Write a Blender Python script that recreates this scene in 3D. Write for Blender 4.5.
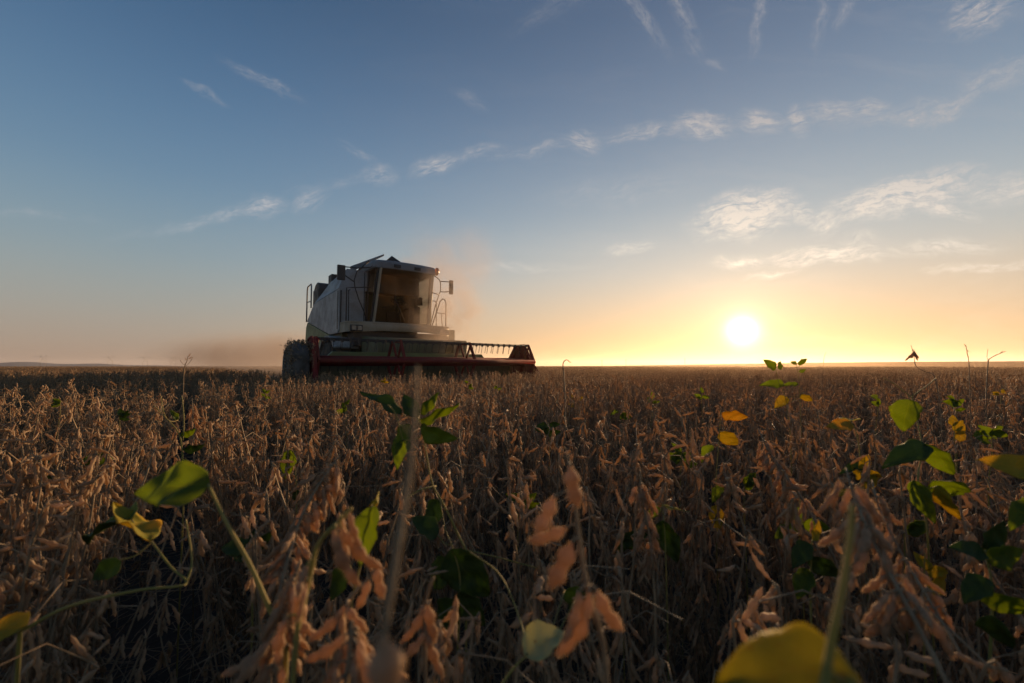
import bpy, math, random
from math import sin, cos, pi, radians, sqrt, atan, atan2, exp
from mathutils import Vector, Matrix, Quaternion
import numpy as np

S = bpy.context.scene
for o in list(bpy.data.objects):
    bpy.data.objects.remove(o)
COL = S.collection

# ------------------------------------------------------------------ camera, sky, sun, exposure
FPX = 427.0
HC = 1.05
PIT = atan(24.5 / FPX)
CAM = Vector((0, 0, HC))
cd = bpy.data.cameras.new('camera')
cam = bpy.data.objects.new('camera', cd)
COL.objects.link(cam)
cam.location = CAM
cam.rotation_euler = (pi / 2 + PIT, 0, 0)
cd.sensor_width = 36
cd.lens = FPX / 1024 * 36
cd.clip_start = 0.02
cd.clip_end = 20000
cd.dof.use_dof = True
cd.dof.focus_distance = 3.2
cd.dof.aperture_fstop = cd.lens / 3.6
S.camera = cam


def ray(x, y):
    cx, cy = (x - 512) / FPX, (341.5 - y) / FPX
    return Vector((cx, cos(PIT) - cy * sin(PIT), sin(PIT) + cy * cos(PIT)))


def pt(x, y, Y):
    """point that shows at pixel x, y and stands Y metres ahead"""
    d = ray(x, y)
    return CAM + d * (Y / d.y)


SUN_AZ = atan2(743 - 512, FPX)            # to the right of straight ahead (+Y)
SUN_EL = radians(5.0)                   # lamp and sky; the low sun sits in the photo at 4 to 5 degrees
DISC_EL = radians(4.15)
sdir = Vector((sin(SUN_AZ) * cos(SUN_EL), cos(SUN_AZ) * cos(SUN_EL), sin(SUN_EL)))
sl = bpy.data.lights.new('sun', 'SUN')
sl.energy = 5.0
sl.angle = radians(1.0)
sl.color = (1.0, 0.64, 0.34)
so = bpy.data.objects.new('sun', sl)
COL.objects.link(so)
so.rotation_euler = (-sdir).to_track_quat('-Z', 'Y').to_euler()

S.view_settings.view_transform = 'Standard'
S.view_settings.look = 'None'
S.view_settings.gamma = 1
S.view_settings.exposure = 0.8
S.cycles.use_denoising = True
S.cycles.max_bounces = 7
S.cycles.diffuse_bounces = 3
S.cycles.transmission_bounces = 4
S.cycles.transparent_max_bounces = 8
S.cycles.volume_bounces = 1
S.cycles.volume_step_rate = 2.0
S.cycles.sample_clamp_indirect = 6


class NT:
    """small node-tree helper"""
    def __init__(s, tree):
        s.t = tree
        s.n = tree.nodes
        s.l = tree.links

    def new(s, typ, **kw):
        n = s.n.new(typ)
        for k, v in kw.items():
            setattr(n, k, v)
        return n

    def put(s, inp, v):
        if isinstance(v, bpy.types.NodeSocket):
            s.l.new(v, inp)
        else:
            inp.default_value = v

    def math(s, op, a, b=None, c=None, clamp=False):
        n = s.new('ShaderNodeMath', operation=op, use_clamp=clamp)
        s.put(n.inputs[0], a)
        if b is not None:
            s.put(n.inputs[1], b)
        if c is not None:
            s.put(n.inputs[2], c)
        return n.outputs[0]

    def vmath(s, op, a, b=None, out=0):
        n = s.new('ShaderNodeVectorMath', operation=op)
        s.put(n.inputs[0], a)
        if b is not None:
            if op == 'SCALE':
                s.put(n.inputs['Scale'], b)
            else:
                s.put(n.inputs[1], b)
        return n.outputs[out]

    def mix(s, f, a, b, blend='MIX'):
        n = s.new('ShaderNodeMix', data_type='RGBA', blend_type=blend)
        s.put(n.inputs[0], f)
        s.put(n.inputs[6], a if isinstance(a, bpy.types.NodeSocket) else (*a, 1)[:4])
        s.put(n.inputs[7], b if isinstance(b, bpy.types.NodeSocket) else (*b, 1)[:4])
        return n.outputs[2]

    def noise(s, vec, scale, detail=3, rough=0.5, dist=0.0, out=0):
        n = s.new('ShaderNodeTexNoise')
        if vec is not None:
            s.l.new(vec, n.inputs['Vector'])
        n.inputs['Scale'].default_value = scale
        n.inputs['Detail'].default_value = detail
        n.inputs['Roughness'].default_value = rough
        n.inputs['Distortion'].default_value = dist
        return n.outputs[out]

    def rng(s, v, a, b, c=0.0, d=1.0, smooth=False):
        n = s.new('ShaderNodeMapRange', interpolation_type='SMOOTHSTEP' if smooth else 'LINEAR')
        s.put(n.inputs[0], v)
        for i, q in enumerate((a, b, c, d)):
            s.put(n.inputs[i + 1], q)
        return n.outputs[0]


# world: Nishita sky, glow of the air round the sun, thin cirrus
wd = bpy.data.worlds.new('World')
S.world = wd
wd.use_nodes = True
wt = NT(wd.node_tree)
for n in list(wt.n):
    wt.n.remove(n)
sky = wt.new('ShaderNodeTexSky', sky_type='NISHITA')
sky.sun_disc = False
sky.sun_elevation = SUN_EL
sky.sun_rotation = SUN_AZ
sky.altitude = 100
sky.air_density = 1.0
sky.dust_density = 0.6
sky.ozone_density = 3.0
tc = wt.new('ShaderNodeTexCoord')
dirv = wt.vmath('NORMALIZE', tc.outputs['Generated'])
sep = wt.new('ShaderNodeSeparateXYZ')
wt.l.new(dirv, sep.inputs[0])
dx, dy, dz = sep.outputs
cs = wt.vmath('DOT_PRODUCT', dirv, (sin(SUN_AZ) * cos(DISC_EL), cos(SUN_AZ) * cos(DISC_EL), sin(DISC_EL)), out=1)
ang = wt.math('ARCCOSINE', wt.math('MINIMUM', cs, 0.9999999))
SKY_STRENGTH = 0.15
skyc = wt.mix(1.0, sky.outputs[0], (SKY_STRENGTH,) * 3, 'MULTIPLY')
# colour of the air by height above the horizon, on each side of the sky
el = wt.math('ARCSINE', dz)


def lin(c):
    return tuple(((v / 255 + 0.055) / 1.055) ** 2.4 if v > 10 else v / 255 / 12.92 for v in c)


def ramp(stops):
    n = wt.new('ShaderNodeValToRGB')
    n.color_ramp.interpolation = 'B_SPLINE'
    wt.l.new(wt.rng(el, radians(-4), radians(66)), n.inputs[0])
    e = n.color_ramp.elements
    while len(e) < len(stops):
        e.new(0.5)
    for k, (d, c_) in enumerate(stops):
        e[k].position = (d + 4) / 70
        e[k].color = (*lin(c_), 1)
    return n.outputs[0]


away = ramp([(-4, (150, 118, 104)), (1, (172, 146, 130)), (6, (166, 162, 150)), (12, (142, 162, 169)), (20, (107, 140, 167)), (30, (80, 113, 148)), (40, (57, 89, 122)), (62, (38, 64, 96))])
toward = ramp([(-4, (235, 160, 90)), (1, (246, 186, 118)), (6, (236, 198, 152)), (12, (204, 202, 192)), (20, (158, 173, 183)), (30, (114, 134, 158)), (40, (86, 106, 134)), (62, (60, 84, 112))])
hd_ = wt.math('ARCTAN2', dx, dy)
daz = wt.math('ABSOLUTE', wt.math('SUBTRACT', hd_, SUN_AZ))
side = wt.rng(daz, 0.0, 1.25, 1.0, 0.0, smooth=True)
air = wt.mix(side, away, toward)
skyc = wt.mix(0.90, skyc, air)
# cirrus -------------------------------------------------------------
yy = wt.math('MAXIMUM', dy, 0.05)
gx = wt.math('DIVIDE', dx, yy)
gz = wt.math('DIVIDE', dz, yy)
cmb = wt.new('ShaderNodeCombineXYZ')
wt.l.new(gx, cmb.inputs[0])
wt.l.new(gz, cmb.inputs[1])
g = cmb.outputs[0]
wn = wt.noise(g, 10.0, 3, 0.55, 0.0, out=1)
warp = wt.vmath('SCALE', wt.vmath('SUBTRACT', wn, (0.5, 0.5, 0.5)), 0.05)
gw = wt.vmath('ADD', g, warp)
# px, py, half length, half width, angle (deg, up to the right), strength
PATCH = [
    (745, 215, 52, 22, 14, 1.0), (905, 195, 80, 17, 14, 1.15), (935, 208, 42, 8, -14, .75), (800, 215, 14, 12, 20, .6),
    (825, 222, 22, 12, 30, .55), (860, 240, 24, 9, 10, .25), (825, 255, 62, 9, 4, .75), (742, 262, 26, 6, 2, .6),
    (940, 246, 60, 8, 2, .42), (980, 267, 60, 5, 4, .5), (1005, 190, 45, 14, 12, .5), (775, 272, 30, 4, 8, .4),
    (584, 142, 20, 10, 0, .5), (640, 132, 34, 8, 12, .5), (705, 126, 32, 12, -4, .85), (760, 121, 22, 12, -8, .75),
    (797, 121, 11, 15, 10, .7), (835, 113, 40, 12, 8, .45), (868, 107, 20, 10, 8, .7), (950, 110, 34, 9, 35, .6),
    (915, 118, 14, 9, 0, .6), (980, 12, 38, 22, 25, .65), (1000, 75, 55, 14, 24, .45), (758, 20, 40, 6, 80, .42),
    (645, 20, 46, 8, 125, .3), (685, 20, 46, 9, 110, .28), (820, 18, 34, 7, 80, .28), (845, 10, 24, 7, 65, .3), (715, 65, 12, 5, -20, .25),
    (262, 80, 44, 6, -28, .32), (205, 93, 26, 4, -28, .25), (378, 176, 18, 8, 4, .5), (435, 164, 26, 9, 22, .65),
    (478, 152, 26, 7, 10, .35), (358, 155, 26, 5, -35, .22), (262, 206, 24, 10, 12, .5), (225, 214, 36, 7, 12, .35),
    (310, 198, 20, 10, 25, .38), (190, 224, 28, 6, 8, .28), (630, 248, 26, 7, 12, .35), (470, 100, 20, 7, -30, .18),
    (340, 182, 60, 5, 12, .14), (540, 150, 60, 5, 10, .20), (740, 126, 170, 6, 4, .22), (900, 112, 70, 8, 14, .28), (160, 230, 60, 5, 10, .10),
    (520, 268, 60, 5, 3, .22), (620, 190, 80, 14, 4, .10), (560, 5, 60, 10, 30, .14), (40, 215, 60, 5, -4, .15),
]
acc = None
fibres = {}


def vrot(v, deg):
    n_ = wt.new('ShaderNodeVectorRotate', rotation_type='Z_AXIS')
    wt.l.new(v, n_.inputs['Vector'])
    n_.inputs['Angle'].default_value = radians(deg)
    return n_.outputs[0]


for (px, py, a, b, th, st) in PATCH:
    r0 = ray(px, py)
    X, Z = r0.x / r0.y, r0.z / r0.y
    mp = wt.new('ShaderNodeMapping', vector_type='TEXTURE')
    wt.l.new(gw, mp.inputs[0])
    mp.inputs[1].default_value = (X, Z, 0)
    mp.inputs[2].default_value = (0, 0, radians(th))
    mp.inputs[3].default_value = (a / FPX * 1.25, b / FPX * 1.35, 1)
    ln = wt.vmath('LENGTH', mp.outputs[0], out=1)
    cls = min((-26, -6, 12, 28, 78, 118), key=lambda q: abs(q - th))
    if cls not in fibres:
        fm = wt.new('ShaderNodeMapping')
        wt.l.new(wt.vmath('MULTIPLY', vrot(gw, -cls), (14, 62, 1)), fm.inputs[0])
        fibres[cls] = wt.rng(wt.noise(fm.outputs[0], 1.15, 6, 0.68, 0.35), 0.35, 0.66, 0.0, 1.25)
    nz_ = fibres[cls]
    m_ = wt.rng(ln, 1.15, 0.0, 0.0, st * (.75 if py < 90 else .95), smooth=True)
    m_ = wt.math('MULTIPLY', m_, nz_)
    acc = m_ if acc is None else wt.math('MAXIMUM', acc, m_)
mpf = wt.new('ShaderNodeMapping')
mpf.inputs[2].default_value = (0, 0, radians(-24))
mpf.inputs[3].default_value = (7, 34, 1)
wt.l.new(gw, mpf.inputs[0])
fib = wt.noise(mpf.outputs[0], 1.5, 5, 0.7, 0.5)
fib = wt.rng(fib, 0.25, 0.65, 0.45, 1.0)
fine = wt.rng(wt.noise(gw, 40, 4, 0.68, 0.3), 0.30, 0.66, 0.30, 1.0)
cl = wt.math('MULTIPLY', wt.math('MULTIPLY', acc, fib), fine)
veil = wt.math('MULTIPLY', wt.rng(wt.noise(mpf.outputs[0], 0.35, 3, 0.6, 1.0), 0.5, 0.85, 0.0, 0.16), wt.rng(gx, -.6, 1.0))
cl = wt.math('ADD', wt.math('MULTIPLY', cl, 2.9), veil)
cl = wt.math('MULTIPLY', cl, wt.rng(dy, 0.06, 0.3), clamp=True)
near_sun = wt.rng(ang, 0.0, 0.9, 1.0, 0.0, smooth=True)
ccol = wt.mix(near_sun, (0.50, 0.52, 0.56), (1.3, 1.08, 0.84))
ccol = wt.mix(wt.rng(gz, 0.2, 0.6, 0, 1), ccol, (0.50, 0.47, 0.46))
skyc = wt.mix(wt.math('MULTIPLY', cl, 0.80), skyc, ccol)
# the sun's disc and the bright air round it
core = wt.math('MULTIPLY', wt.math('EXPONENT', wt.math('MULTIPLY', wt.math('POWER', wt.math('DIVIDE', ang, 0.024), 2.0), -1.0)), 2.4)
halo = wt.math('MULTIPLY', wt.math('EXPONENT', wt.math('DIVIDE', ang, -0.055)), 0.44)
halo2 = wt.math('MULTIPLY', wt.math('EXPONENT', wt.math('DIVIDE', ang, -0.30)), 0.05)
g1 = wt.mix(1.0, (1.0, 0.88, 0.62), (0, 0, 0), 'ADD')


def scaled(col, f):
    n = wt.new('ShaderNodeVectorMath', operation='SCALE')
    n.inputs[0].default_value = col
    wt.l.new(f, n.inputs['Scale'])
    return n.outputs[0]


tot = wt.vmath('ADD', scaled((1.0, 0.86, 0.55), core), scaled((1.0, 0.66, 0.36), halo))
tot = wt.vmath('ADD', tot, scaled((1.0, 0.62, 0.32), halo2))
halo3 = wt.math('MULTIPLY', wt.math('EXPONENT', wt.math('DIVIDE', ang, -0.022)), 0.9)
tot = wt.vmath('ADD', tot, scaled((1.0, 0.82, 0.52), halo3))
skyc = wt.vmath('ADD', skyc, tot)
bg = wt.new('ShaderNodeBackground')
bg.inputs['Strength'].default_value = 1.0
wt.l.new(skyc, bg.inputs[0])
bg.inputs['Strength'].default_value = 2 ** -0.8
wo = wt.new('ShaderNodeOutputWorld')
wt.l.new(bg.outputs[0], wo.inputs[0])
wd.cycles.sampling_method = 'MANUAL'
wd.cycles.sample_map_resolution = 1024


# ------------------------------------------------------------------ materials
def mat(name):
    m = bpy.data.materials.new(name)
    m.use_nodes = True
    t = NT(m.node_tree)
    b = t.n['Principled BSDF']
    return m, t, b


def simple(name, col, rough=0.5, metal=0.0, dirt=0.25, dcol=(0.16, 0.11, 0.07), scale=3.0, spec=0.5, coat=0.0):
    m, t, b = mat(name)
    c = t.new('ShaderNodeTexCoord').outputs['Object']
    n1 = t.noise(c, scale, 6, 0.65, 0.3)
    n2 = t.noise(c, scale * 9, 4, 0.6)
    f = t.math('MULTIPLY', t.rng(n1, 0.38, 0.72), dirt * 1.6, clamp=True)
    f = t.math('ADD', f, t.math('MULTIPLY', t.rng(n2, 0.5, 0.75), dirt * 0.6), clamp=True)
    t.l.new(t.mix(f, col, dcol), b.inputs['Base Color'])
    t.l.new(t.math('ADD', t.math('MULTIPLY', f, 0.5), rough, clamp=True), b.inputs['Roughness'])
    b.inputs['Metallic'].default_value = metal
    b.inputs['Specular IOR Level'].default_value = spec
    b.inputs['Coat Weight'].default_value = coat
    bp_ = t.new('ShaderNodeBump')
    bp_.inputs['Strength'].default_value = 0.08
    bp_.inputs['Distance'].default_value = 0.01
    t.l.new(n2, bp_.inputs['Height'])
    t.l.new(bp_.outputs[0], b.inputs['Normal'])
    return m


M = {}
M['white'] = simple('dusty_white_paint', (0.28, 0.295, 0.31), 0.45, 0, 0.36, (0.16, 0.125, 0.09))
M['beige'] = simple('dusty_beige_plastic', (0.32, 0.285, 0.22), 0.5, 0, 0.45, (0.27, 0.2, 0.12))
M['green'] = simple('yellow_green_paint', (0.17, 0.205, 0.065), 0.5, 0, 0.35)
M['dkgreen'] = simple('dark_green_paint', (0.09, 0.10, 0.045), 0.55, 0, 0.4)
M['red'] = simple('red_paint', (0.17, 0.014, 0.012), 0.68, 0, 0.35, (0.12, 0.07, 0.05), spec=0.25)
M['black'] = simple('black_steel', (0.02, 0.02, 0.022), 0.5, 0, 0.3, (0.08, 0.06, 0.04))
M['roof'] = simple('grey_roof_plastic', (0.18, 0.19, 0.21), 0.5, 0, 0.25)
M['steel'] = simple('worn_steel', (0.32, 0.31, 0.29), 0.4, 0.8, 0.35)
M['rubber'] = simple('tyre_rubber', (0.02, 0.02, 0.02), 0.85, 0, 0.7, (0.1, 0.075, 0.05), 5)
M['grey'] = simple('weathered_grey_plastic', (0.36, 0.35, 0.34), 0.6, 0, 0.5, (0.12, 0.1, 0.08), 4)
M['dirtygrey'] = simple('grimy_grey_cover', (0.10, 0.098, 0.095), 0.6, 0, 0.7, (0.05, 0.04, 0.03), 3)
M['highlight'] = simple('golden_highlight_paint', (0.55, 0.44, 0.22), 0.3, 0, 0.2)  # golden sunlight on the pillar edge, put into the base colour
M['seat'] = simple('dark_upholstery', (0.035, 0.034, 0.034), 0.9, 0, 0.12, (0.08, 0.06, 0.045))
M['mirror'], t, b = mat('mirror_glass')
b.inputs['Metallic'].default_value = 1
b.inputs['Roughness'].default_value = 0.08
b.inputs['Base Color'].default_value = (0.7, 0.7, 0.7, 1)
M['lamp'], t, b = mat('lamp_glass')
b.inputs['Base Color'].default_value = (0.12, 0.12, 0.12, 1)
b.inputs['Roughness'].default_value = 0.12
b.inputs['Metallic'].default_value = 0.6
M['amber'], t, b = mat('amber_plastic')
b.inputs['Base Color'].default_value = (0.45, 0.12, 0.05, 1)
b.inputs['Roughness'].default_value = 0.3
b.inputs['Transmission Weight'].default_value = 0.5
# cab glass: tinted, filmed with dust
M['glass'], t, b = mat('dusty_cab_glass')
c = t.new('ShaderNodeTexCoord').outputs['Object']
tr = t.new('ShaderNodeBsdfTransparent')
tr.inputs[0].default_value = (0.40, 0.38, 0.33, 1)
gl = t.new('ShaderNodeBsdfGlossy')
gl.inputs['Roughness'].default_value = 0.05
gl.inputs['Color'].default_value = (0.9, 0.9, 0.9, 1)
df = t.new('ShaderNodeBsdfDiffuse')
df.inputs[0].default_value = (0.42, 0.27, 0.14, 1)
tl = t.new('ShaderNodeBsdfTranslucent')
tl.inputs[0].default_value = (0.62, 0.36, 0.16, 1)
fr = t.new('ShaderNodeFresnel')
fr.inputs[0].default_value = 1.35
m1 = t.new('ShaderNodeMixShader')
t.l.new(fr.outputs[0], m1.inputs[0])
t.l.new(tr.outputs[0], m1.inputs[1])
t.l.new(gl.outputs[0], m1.inputs[2])
m2 = t.new('ShaderNodeMixShader')
m2.inputs[0].default_value = 0.5
t.l.new(df.outputs[0], m2.inputs[1])
t.l.new(tl.outputs[0], m2.inputs[2])
m3 = t.new('ShaderNodeMixShader')
film = t.rng(t.noise(c, 2.6, 5, 0.6, 0.5), 0.35, 0.75, 0.02, 0.15)
t.l.new(film, m3.inputs[0])
t.l.new(m1.outputs[0], m3.inputs[1])
t.l.new(m2.outputs[0], m3.inputs[2])
t.l.new(m3.outputs[0], t.n['Material Output'].inputs[0])


M['sideglass'], t, b = mat('tinted_side_glass')
tr = t.new('ShaderNodeBsdfTransparent')
tr.inputs[0].default_value = (0.60, 0.56, 0.48, 1)
m1 = t.new('ShaderNodeMixShader')
m1.inputs[0].default_value = 0.12
b.inputs['Base Color'].default_value = (0.10, 0.08, 0.06, 1)
b.inputs['Roughness'].default_value = 0.35
b.inputs['Specular IOR Level'].default_value = 0.2
t.l.new(tr.outputs[0], m1.inputs[1])
t.l.new(b.outputs[0], m1.inputs[2])
t.l.new(m1.outputs[0], t.n['Material Output'].inputs[0])


def plant_mat(name, ca, cb, cc, transl=0.3, tcol=None, scale=24, rough=0.7, sheen=0.35, bump=0.4):
    """dry or green plant tissue: three natural tones mixed by noise and by the single object"""
    m, t, b = mat(name)
    c = t.new('ShaderNodeTexCoord').outputs['Object']
    oi = t.new('ShaderNodeObjectInfo').outputs['Random']
    n1 = t.noise(c, scale, 3, 0.6)
    n2 = t.noise(c, scale * 14, 3, 0.6)
    f = t.math('ADD', t.rng(n1, 0.35, 0.65, -0.25, 0.75), t.math('MULTIPLY', oi, 0.5), clamp=True)
    col = t.mix(f, ca, cb)
    col = t.mix(t.rng(n2, 0.55, 0.75, 0, 0.75), col, cc)
    t.l.new(col, b.inputs['Base Color'])
    b.inputs['Roughness'].default_value = rough
    b.inputs['Specular IOR Level'].default_value = 0.25
    b.inputs['Sheen Weight'].default_value = sheen
    b.inputs['Sheen Roughness'].default_value = 0.4
    b.inputs['Sheen Tint'].default_value = (1, 0.85, 0.65, 1)
    bp_ = t.new('ShaderNodeBump')
    bp_.inputs['Strength'].default_value = bump
    bp_.inputs['Distance'].default_value = 0.001
    t.l.new(n2, bp_.inputs['Height'])
    t.l.new(bp_.outputs[0], b.inputs['Normal'])
    tl = t.new('ShaderNodeBsdfTranslucent')
    if tcol is None:
        t.l.new(col, tl.inputs[0])
    else:
        t.l.new(t.mix(0.35, tcol, col), tl.inputs[0])
    mx = t.new('ShaderNodeMixShader')
    mx.inputs[0].default_value = transl
    t.l.new(b.outputs[0], mx.inputs[1])
    t.l.new(tl.outputs[0], mx.inputs[2])
    t.l.new(mx.outputs[0], t.n['Material Output'].inputs[0])
    return m


M['pod'] = plant_mat('dry_pod', (0.25, 0.168, 0.10), (0.48, 0.355, 0.225), (0.10, 0.065, 0.04), 0.42, (0.80, 0.54, 0.30), sheen=.2)
M['stem'] = plant_mat('dry_stem', (0.20, 0.14, 0.085), (0.34, 0.25, 0.15), (0.10, 0.065, 0.04), 0.15, sheen=.1)
M['near_pod'] = plant_mat('hairy_pod', (0.24, 0.155, 0.09), (0.47, 0.33, 0.21), (0.09, 0.055, 0.035), 0.42, (0.86, 0.54, 0.29), scale=55, sheen=.3, bump=.8)
M['gstem'] = plant_mat('yellow_green_stem', (0.20, 0.20, 0.05), (0.32, 0.25, 0.08), (0.14, 0.10, 0.04), 0.25, (0.5, 0.4, 0.08))


def leaf_mat(name, ca, cb, edge, spot, tcol, transl=0.45, spotamt=0.42):
    """leaf blade with UV veins: u across (0..1), v from petiole to tip"""
    m, t, b = mat(name)
    tcn = t.new('ShaderNodeTexCoord')
    uv = tcn.outputs['UV']
    sp = t.new('ShaderNodeSeparateXYZ')
    t.l.new(uv, sp.inputs[0])
    u, v = sp.outputs[0], sp.outputs[1]
    du = t.math('ABSOLUTE', t.math('SUBTRACT', u, 0.5))
    mid = t.rng(du, 0.0, 0.022, 1.0, 0.0, smooth=True)
    sv = t.math('SUBTRACT', t.math('MULTIPLY', v, 9.0), t.math('MULTIPLY', du, 7.0))
    sv = t.math('ABSOLUTE', t.math('SUBTRACT', t.math('FRACT', sv), 0.5))
    side = t.rng(sv, 0.0, 0.07, 0.75, 0.0, smooth=True)
    vein = t.math('MAXIMUM', mid, side)
    oi = t.new('ShaderNodeObjectInfo').outputs['Random']
    c = tcn.outputs['Object']
    n1 = t.noise(c, 28, 4, 0.6)
    n2 = t.noise(c, 170, 3, 0.6)
    f = t.math('ADD', t.rng(n1, 0.35, 0.68, -0.2, 0.9), t.math('MULTIPLY', t.math('SUBTRACT', oi, 0.5), 0.5), clamp=True)
    col = t.mix(f, ca, cb)
    ed = t.math('ADD', t.rng(du, 0.36, 0.5), t.rng(n1, 0.45, 0.7, -0.5, 0.5), clamp=True)
    col = t.mix(t.math('MULTIPLY', ed, 0.7), col, edge)
    col = t.mix(t.math('MULTIPLY', t.rng(n2, 0.62, 0.7), spotamt * 2, clamp=True), col, spot)
    col = t.mix(t.math('MULTIPLY', vein, 0.6), col, edge)
    t.l.new(col, b.inputs['Base Color'])
    b.inputs['Roughness'].default_value = 0.62
    b.inputs['Specular IOR Level'].default_value = 0.2
    bp_ = t.new('ShaderNodeBump')
    bp_.inputs['Strength'].default_value = 0.5
    bp_.inputs['Distance'].default_value = 0.0008
    t.l.new(t.math('ADD', t.math('MULTIPLY', vein, -1.0), t.math('MULTIPLY', n2, 0.6)), bp_.inputs['Height'])
    t.l.new(bp_.outputs[0], b.inputs['Normal'])
    tl = t.new('ShaderNodeBsdfTranslucent')
    t.l.new(t.mix(0.45, tcol, col), tl.inputs[0])
    mx = t.new('ShaderNodeMixShader')
    mx.inputs[0].default_value = transl
    t.l.new(b.outputs[0], mx.inputs[1])
    t.l.new(tl.outputs[0], mx.inputs[2])
    t.l.new(mx.outputs[0], t.n['Material Output'].inputs[0])
    return m


M['leaf'] = leaf_mat('green_leaf', (0.045, 0.085, 0.02), (0.10, 0.15, 0.03), (0.25, 0.24, 0.04), (0.16, 0.08, 0.03), (0.62, 0.70, 0.06), 0.55)
M['leaf_dark'] = leaf_mat('dark_green_leaf', (0.045, 0.07, 0.02), (0.075, 0.105, 0.028), (0.12, 0.13, 0.03), (0.08, 0.05, 0.02), (0.2, 0.3, 0.05), 0.4)
M['leaf_yellow'] = leaf_mat('yellowing_leaf', (0.22, 0.24, 0.03), (0.42, 0.33, 0.04), (0.48, 0.26, 0.03), (0.3, 0.11, 0.03), (0.85, 0.60, 0.05), 0.5)
M['leaf_orange'] = leaf_mat('orange_leaf', (0.42, 0.27, 0.04), (0.36, 0.33, 0.05), (0.42, 0.17, 0.03), (0.2, 0.08, 0.03), (0.9, 0.55, 0.06), 0.5)
M['leaf_pale'] = leaf_mat('pale_leaf', (0.46, 0.43, 0.20), (0.62, 0.52, 0.26), (0.62, 0.50, 0.2), (0.2, 0.12, 0.05), (0.8, 0.75, 0.3), 0.4)
M['leaf_olive'] = leaf_mat('olive_leaf', (0.15, 0.17, 0.022), (0.30, 0.27, 0.03), (0.34, 0.24, 0.03), (0.22, 0.08, 0.02), (0.75, 0.62, 0.05), 0.5)

# soil
M['soil'], t, b = mat('dark_soil')
c = t.new('ShaderNodeTexCoord').outputs['Object']
n1 = t.noise(c, 3.0, 8, 0.65)
n2 = t.noise(c, 45, 5, 0.7)
col = t.mix(t.rng(n1, 0.3, 0.7), (0.030, 0.022, 0.016), (0.075, 0.055, 0.038))
col = t.mix(t.rng(n2, 0.58, 0.7, 0, 0.5), col, (0.17, 0.12, 0.07))
t.l.new(col, b.inputs['Base Color'])
b.inputs['Roughness'].default_value = 0.95
bp_ = t.new('ShaderNodeBump')
bp_.inputs['Strength'].default_value = 0.9
bp_.inputs['Distance'].default_value = 0.02
t.l.new(n2, bp_.inputs['Height'])
t.l.new(bp_.outputs[0], b.inputs['Normal'])
# far crop canopy
M['canopy'], t, b = mat('far_crop_canopy')
c = t.new('ShaderNodeTexCoord').outputs['Object']
n1 = t.noise(c, 0.05, 5, 0.6)
n2 = t.noise(c, 2.2, 6, 0.75)
col = t.mix(t.rng(n1, 0.35, 0.65), (0.24, 0.16, 0.10), (0.36, 0.25, 0.15))
col = t.mix(t.rng(n2, 0.4, 0.65, 0, 0.8), col, (0.13, 0.09, 0.055))
t.l.new(col, b.inputs['Base Color'])
b.inputs['Roughness'].default_value = 1.0
b.inputs['Specular IOR Level'].default_value = 0.0
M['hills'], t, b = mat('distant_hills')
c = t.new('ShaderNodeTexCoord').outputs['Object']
t.l.new(t.mix(t.noise(c, 0.004, 5, 0.6), (0.14, 0.16, 0.19), (0.18, 0.19, 0.21)), b.inputs['Base Color'])  # blue-grey of distance haze is put into the base colour
b.inputs['Roughness'].default_value = 1.0
b.inputs['Specular IOR Level'].default_value = 0.0


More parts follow.
